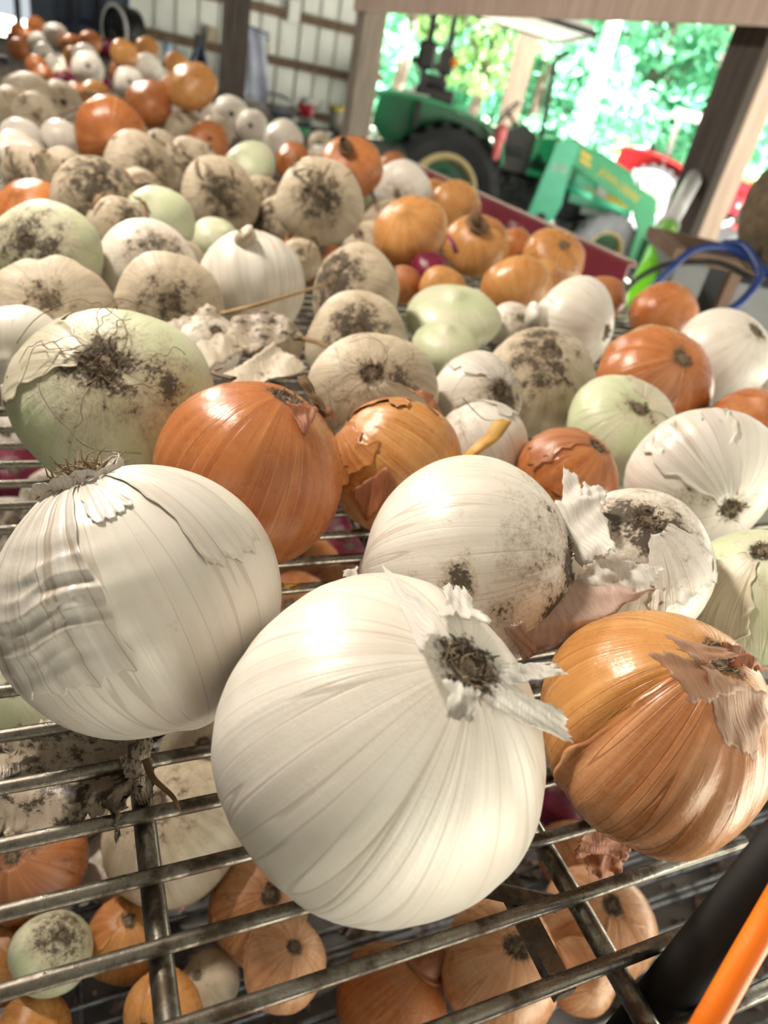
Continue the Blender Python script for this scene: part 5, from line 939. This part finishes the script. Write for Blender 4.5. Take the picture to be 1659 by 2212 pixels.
def sack(name, label, c, rx, ry, rz_, mat, nk): 
    e = thing(name, label, 'sack', c); v = np.stack([np.sin(T_)*np.cos(F_)*rx*s_, np.sin(T_)*np.sin(F_)*ry*s_, np.maximum(np.cos(T_)*s_, -.9)*rz_], -1).reshape(-1, 3); link('bag', npmesh('bag', v, grid_faces(30, 40), mat), e)
    m = MB(); m.tube(nk, [.025, .014, .03][:len(nk)], 8); m.build('tied_neck', GREY, e, True)
c5 = PZ(692, 306, BZ); sack('feed_sack', 'small crumpled white sack beside the green crate', (c5.x, c5.y, BZ+.04), .075, .06, .044, plain('white_woven_sack', (.62, .62, .63), .7), [(.05, 0, .02), (.09, 0, .045)])
c6 = PZ(738, 262, BZ); sack('feed_sack', 'tall bright white sack against the wall, left of the weathered post', (c6.x, c6.y, BZ+.135), .11, .08, .15, plain('bright_woven_sack', (.75, .76, .8), .6), [(-.02, 0, .13), (-.01, 0, .19), (0, 0, .21)])
c7 = PZ(606, 256, BZ); sack('feed_sack', 'grey-blue plastic sack on the bench, left of the red motor', (c7.x, c7.y, BZ+.054), .14, .09, .06, plain('grey_blue_plastic', (.40, .44, .52), .4), [(.1, 0, .02), (.17, 0, .05)])
m = MB(); m.tube(curve_pts([P(560, 200, 6.3), P(600, 205, 6.3), P(630, 220, 6.3), Vector((c2.x-.06, c2.y, BZ+.1))], 6), .012, 8); tag(m.build('hose', plain('grey_hose', (.25, .25, .27), .5), smooth=True), 'grey hose drooping towards the red motor', 'hose')
c8 = PY(583, 165, 9.1); m = MB(); e = thing('tool_bag', 'dark bag with red patch hanging on the wall stud', 'bag', (1.87, 9.12, c8.z)); m.box((-.09, -.05, -.13), (.08, .05, .12), .03); m.build('body', BLK, e); m = MB(); m.box((-.06, -.065, -.05), (.04, -.045, .02), .01); m.build('patch', RED, e); m = MB(); m.tube(curve_pts([(-.04, 0, .1), (0, .02, .24), (.03, 0, .1)], 5), .01, 6); m.box((-.01, .0, .225), (.01, .10, .24)); m.build('strap', BLK, e)
c9 = PY(573, 104, 9.24); e = thing('jar', 'yellowish jar on the wall girt beside the stud', 'jar', (c9.x, 9.235, 1.645+.08)); m = MB(); m.lathe([(.001, -.08), (.045, -.08), (.047, .03), (.03, .06)], (0, 0, 0), 'z', 16); m.build('glass', plain('straw_jar', (.45, .42, .22), .3), e, True); m = MB(); m.lathe([(.001, .085), (.035, .08), (.037, .055)], (0, 0, 0), 'z', 16); m.build('lid', BLK, e, True)
c10 = PY(637, 25, 9.26); e = thing('notice', 'small white board fixed high on the white wall', 'notice', (c10.x, 9.29, c10.z), math.radians(3)); m = MB(); m.box((-.065, -.02, -.10), (.065, 0, .10)); m.build('sheet', plain('white_card', (.85, .86, .86), .5, var=.04), e); m = MB(); m.box((-.07, -.005, -.105), (.07, .04, .105)); m.build('backing', GREY, e)
c11 = Vector((1.20, 5.25, 1.62)); e = thing('tarp', 'folded pale blue tarp hanging right of the dark post', 'tarp', c11); o = sheet('cloth', [c11+Vector(k) for k in ((-.12, 0, .18), (.03, .03, .15), (.06, .03, -.24), (-.10, 0, -.20))], 18, 18, .012, plain('pale_blue_tarp', (.38, .42, .55), .5), e, .1, 61); m = MB(); m.tube([(-.13, 0, .18), (.04, .03, .155)], .008, 6); m.build('hem', plain('blue_hem', (.05, .09, .22), .5), e)
c12 = PZ(362, 128, RACKZ); e = thing('pail', 'light blue pail standing on the rack beyond the far heap', 'bucket', (c12.x, c12.y, RACKZ+.07)); m = MB(); m.lathe([(.001, -.07), (.036, -.07), (.042, .06), (.038, .06), (.033, -.06)], (0, 0, 0), 'z', 18); m.build('shell', plain('light_blue_plastic', (.42, .62, .85), .35), e, True); m = MB(); m.tube([(-.041, 0, .05), (-.02, -.01, .085), (.02, -.01, .085), (.041, 0, .05)], .003, 6); m.build('handle', GREY, e)
c13 = PZ(392, 134, RACKZ); e = thing('carton', 'pale teal box beside the light blue pail', 'box', (c13.x, c13.y, RACKZ+.05)); m = MB(); m.box((-.055, -.04, -.05), (.05, .04, .04), .004); m.build('body', plain('teal_card', (.30, .46, .46), .6), e); m = MB(); m.box((-.06, -.045, .035), (.055, .045, .046)); m.build('lid', plain('teal_card_lid', (.36, .52, .52), .6), e)
c14 = P(432, 82, 6.6); e = thing('folding_ladder', 'dark blue folded stand with splayed legs left of the dark post', 'stand', (0, 0, 0))
for a_ in ((-.55, -.2), (.40, -.25), (.1, .35)): m = MB(); m.tube([c14, c14+Vector((a_[0]*.5, a_[1]*.5, -c14.z*.5)), Vector((c14.x+a_[0], c14.y+a_[1], 0))], .028, 6); m.build('leg', plain('dark_blue_paint', (.015, .035, .10), .4), e)
m = MB(); m.box((c14.x-.05, c14.y-.04, c14.z-.03), (c14.x+.05, c14.y+.04, c14.z+.03)); m.build('hinge', BLK, e)
c15 = PY(458, 84, 9.2); e = thing('carton', 'tan carton on the wall girt left of the dark post', 'box', (c15.x, 9.225, 1.645+.07), 0); m = MB(); m.box((-.06, -.04, -.07), (.05, .05, .06)); m.build('body', plain('tan_card', (.42, .36, .27), .7), e); m = MB(); m.box((-.065, -.045, .055), (.055, .055, .068)); m.build('lid', plain('tan_card_lid', (.5, .43, .33), .7), e)
# drum fan at the far end
c16 = P(268, 70, 6.4); e = thing('drum_fan', 'dark drum fan with a white rim beyond the far heap', 'fan', c16, math.radians(-62))
m = MB(); m.lathe([(.19, -.10), (.20, -.10), (.20, .10), (.19, .10), (.19, -.10)], (0, 0, 0), 'y', 32); m.build('drum', BLK, e, True); m = MB(); m.lathe([(.185, -.105), (.205, -.112), (.215, -.10), (.205, -.085)], (0, 0, 0), 'y', 32); m.build('rim', plain('white_enamel', (.8, .82, .85), .4, var=.05), e, True)
for k in range(4): a_ = k*1.571; m = MB(); m.add([(.02*math.cos(a_), -.01, .02*math.sin(a_)), (.17*math.cos(a_-.3), -.03, .17*math.sin(a_-.3)), (.17*math.cos(a_+.3), .03, .17*math.sin(a_+.3)), (.02*math.cos(a_+.3), -.004, .02*math.sin(a_+.3)), (.17*math.cos(a_-.3), -.036, .17*math.sin(a_-.3)), (.17*math.cos(a_+.3), .024, .17*math.sin(a_+.3))], [(0, 1, 2), (3, 5, 4), (0, 3, 4, 1), (1, 4, 5, 2), (2, 5, 3, 0)]); m.build('blade', DG, e)
m = MB(); m.lathe([(.001, -.03), (.03, -.025), (.035, .06)], (0, 0, 0), 'y', 14); m.build('hub', BLK, e, True); m = MB(); m.box((-.10, -.10, -c16.z+.0), (-.07, .10, -.15)); m.box((.07, -.10, -c16.z), (.10, .10, -.15)); m.build('stand', BLK, e)
m = MB(); m.tube(curve_pts([P(296, 52, 6.6), P(308, 70, 6.55), P(314, 96, 6.5), P(316, 150, 6.4), Vector((1.0, 7.5, 0))], 6), .022, 8, flat=.5); tag(m.build('garden_hoe', plain('tan_handle_wood', (.40, .30, .20), .6), smooth=True), 'tan curved handle standing right of the drum fan', 'handle')
m = MB(); m.tube(curve_pts([PY(140, 46, 9.24), PY(175, 46, 9.24), PY(215, 56, 9.22), PY(262, 72, 9.22)], 6), .022, 8); tag(m.build('cable', plain('navy_cable', (.02, .03, .08), .5), smooth=True), 'thick navy cable slung along the dark end wall', 'cable')
# ---------------------------------------------------------------- trees beyond the yard
LEAF = [plain(n_, c_, .7, var=.3, scale=.6, spec=.12) for n_, c_ in (('bright_leaf', (.22, .56, .36)), ('mid_leaf', (.15, .47, .29)), ('deep_leaf', (.09, .34, .20)), ('yellow_leaf_green', (.32, .56, .22)))]  # bluish mint tint of camera flare mixed into the leaf greens
BARK = plain('tree_bark', (.16, .12, .10), .9, var=.4, scale=4)
def leaf_cloud(n, blobs, seed, size):
    rg = np.random.default_rng(seed); k = rg.integers(0, len(blobs), n); B = np.array(blobs)[k]
    d = rg.normal(0, 1, (n, 3)); d /= np.linalg.norm(d, axis=1, keepdims=True); c = B[:, :3]+d*B[:, 3:6]*(rg.uniform(.25, 1, (n, 1))**.5)
    a = rg.normal(0, 1, (n, 3)); a /= np.linalg.norm(a, axis=1, keepdims=True); b = np.cross(a, rg.normal(0, 1, (n, 3))); b /= np.linalg.norm(b, axis=1, keepdims=True)
    s = size*rg.uniform(.6, 1.4, (n, 1)); v = np.stack([c-a*s, c-b*s*.55, c+a*s, c+b*s*.55], 1).reshape(-1, 3); return v, np.arange(4*n).reshape(-1, 4)
TREES = [(870, 60, 17, 0), (905, 150, 23, 1), (1035, 110, 19, 3), (1100, 200, 26, 1), (1180, 150, 20, 0), (1245, 200, 25, 2), (1330, 130, 21, 1), (1395, 210, 27, 0), (1440, 120, 20, 0), (1500, 160, 26, 2), (1560, 120, 22, 1), (1620, 240, 24, 3), (1655, 160, 19, 1), (950, 200, 30, 2), (1150, 260, 32, 1), (1300, 250, 33, 1), (1500, 280, 34, 1), (800, 100, 27, 1), (1700, 200, 28, 0), (1580, 260, 33, 2)]
KIND = ['bright green tree with mint flare tint in its leaves', 'mid green tree', 'dark shaded green tree', 'yellow-green tree']  # the dark green kind uses the deepest leaf colour
WHERE = ['just right of the weathered post', 'seen between the roll bars and weathered post', 'right behind the tractor roll bars', 'behind the far pale post', 'behind the tractor exhaust', 'left of the bare pole', 'just right of the bare pole', 'above the red tractor fender', 'before the darker ones above the red canopy', 'right above the red canopy', 'beside the pale lumber post', 'right of the marker pole', 'at the right edge of the yard', 'far behind the tractor seat', 'far behind the exhaust', 'far behind the bare pole', 'far behind the red canopy', 'hidden partly by the weathered post', 'beyond the right edge', 'far right, behind the marker pole']
for i, (px, py, d, k) in enumerate(TREES):
    q = P(px, py, d); H = random.uniform(8, 12); rg = random.Random(i)
    e = tag(empty('tree', (q.x, q.y, -.1)), f'{KIND[k]} {WHERE[i]}', 'tree', 'trees beyond the yard')
    m = MB(); pts = [(0, 0, 0), (rg.gauss(0, .15), rg.gauss(0, .15), H*.35), (rg.gauss(0, .3), rg.gauss(0, .3), H*.8)]; m.tube(curve_pts(pts, 4), [.2-.015*j for j in range(9)], 8)
    for j in range(5): a = rg.uniform(0, 6.28); z = H*rg.uniform(.25, .6); m.tube([(0, 0, z), (math.cos(a)*1.2, math.sin(a)*1.2, z+.9)], [.06, .025], 6)
    m.build('trunk', BARK, e, True)
    blobs = []
    for j in range(16): z = H*rg.uniform(.06, 1.0); w = 2.2*(1-.45*z/H)*rg.uniform(.4, .8); a = rg.uniform(0, 6.28); R_ = rg.uniform(0, 2.0)*(1-.5*z/H); blobs.append((R_*math.cos(a), R_*math.sin(a), z, w, w, w*.6))
    v, f = leaf_cloud(3200, blobs, i, .16); link('crown', npmesh('crown', v, f, LEAF[k], smooth=False), e)
bl = []
for i in range(150): x = -6+i*.33; bl.append((0, 0, 0, 1, 1, 1))
blobs = []
for i in range(160):
    px = 700+random.random()*1200; q = P(px, 150, random.uniform(36, 44)); blobs.append((q.x, q.y, random.uniform(.3, 13), 2.2, 2.2, 1.6))
v, f = leaf_cloud(26000, blobs, 77, .32); tag(link('woodland', npmesh('woodland', v, f, LEAF[1], smooth=False)), 'dense green woodland closing the view behind the single trees', 'woodland', kind='stuff')
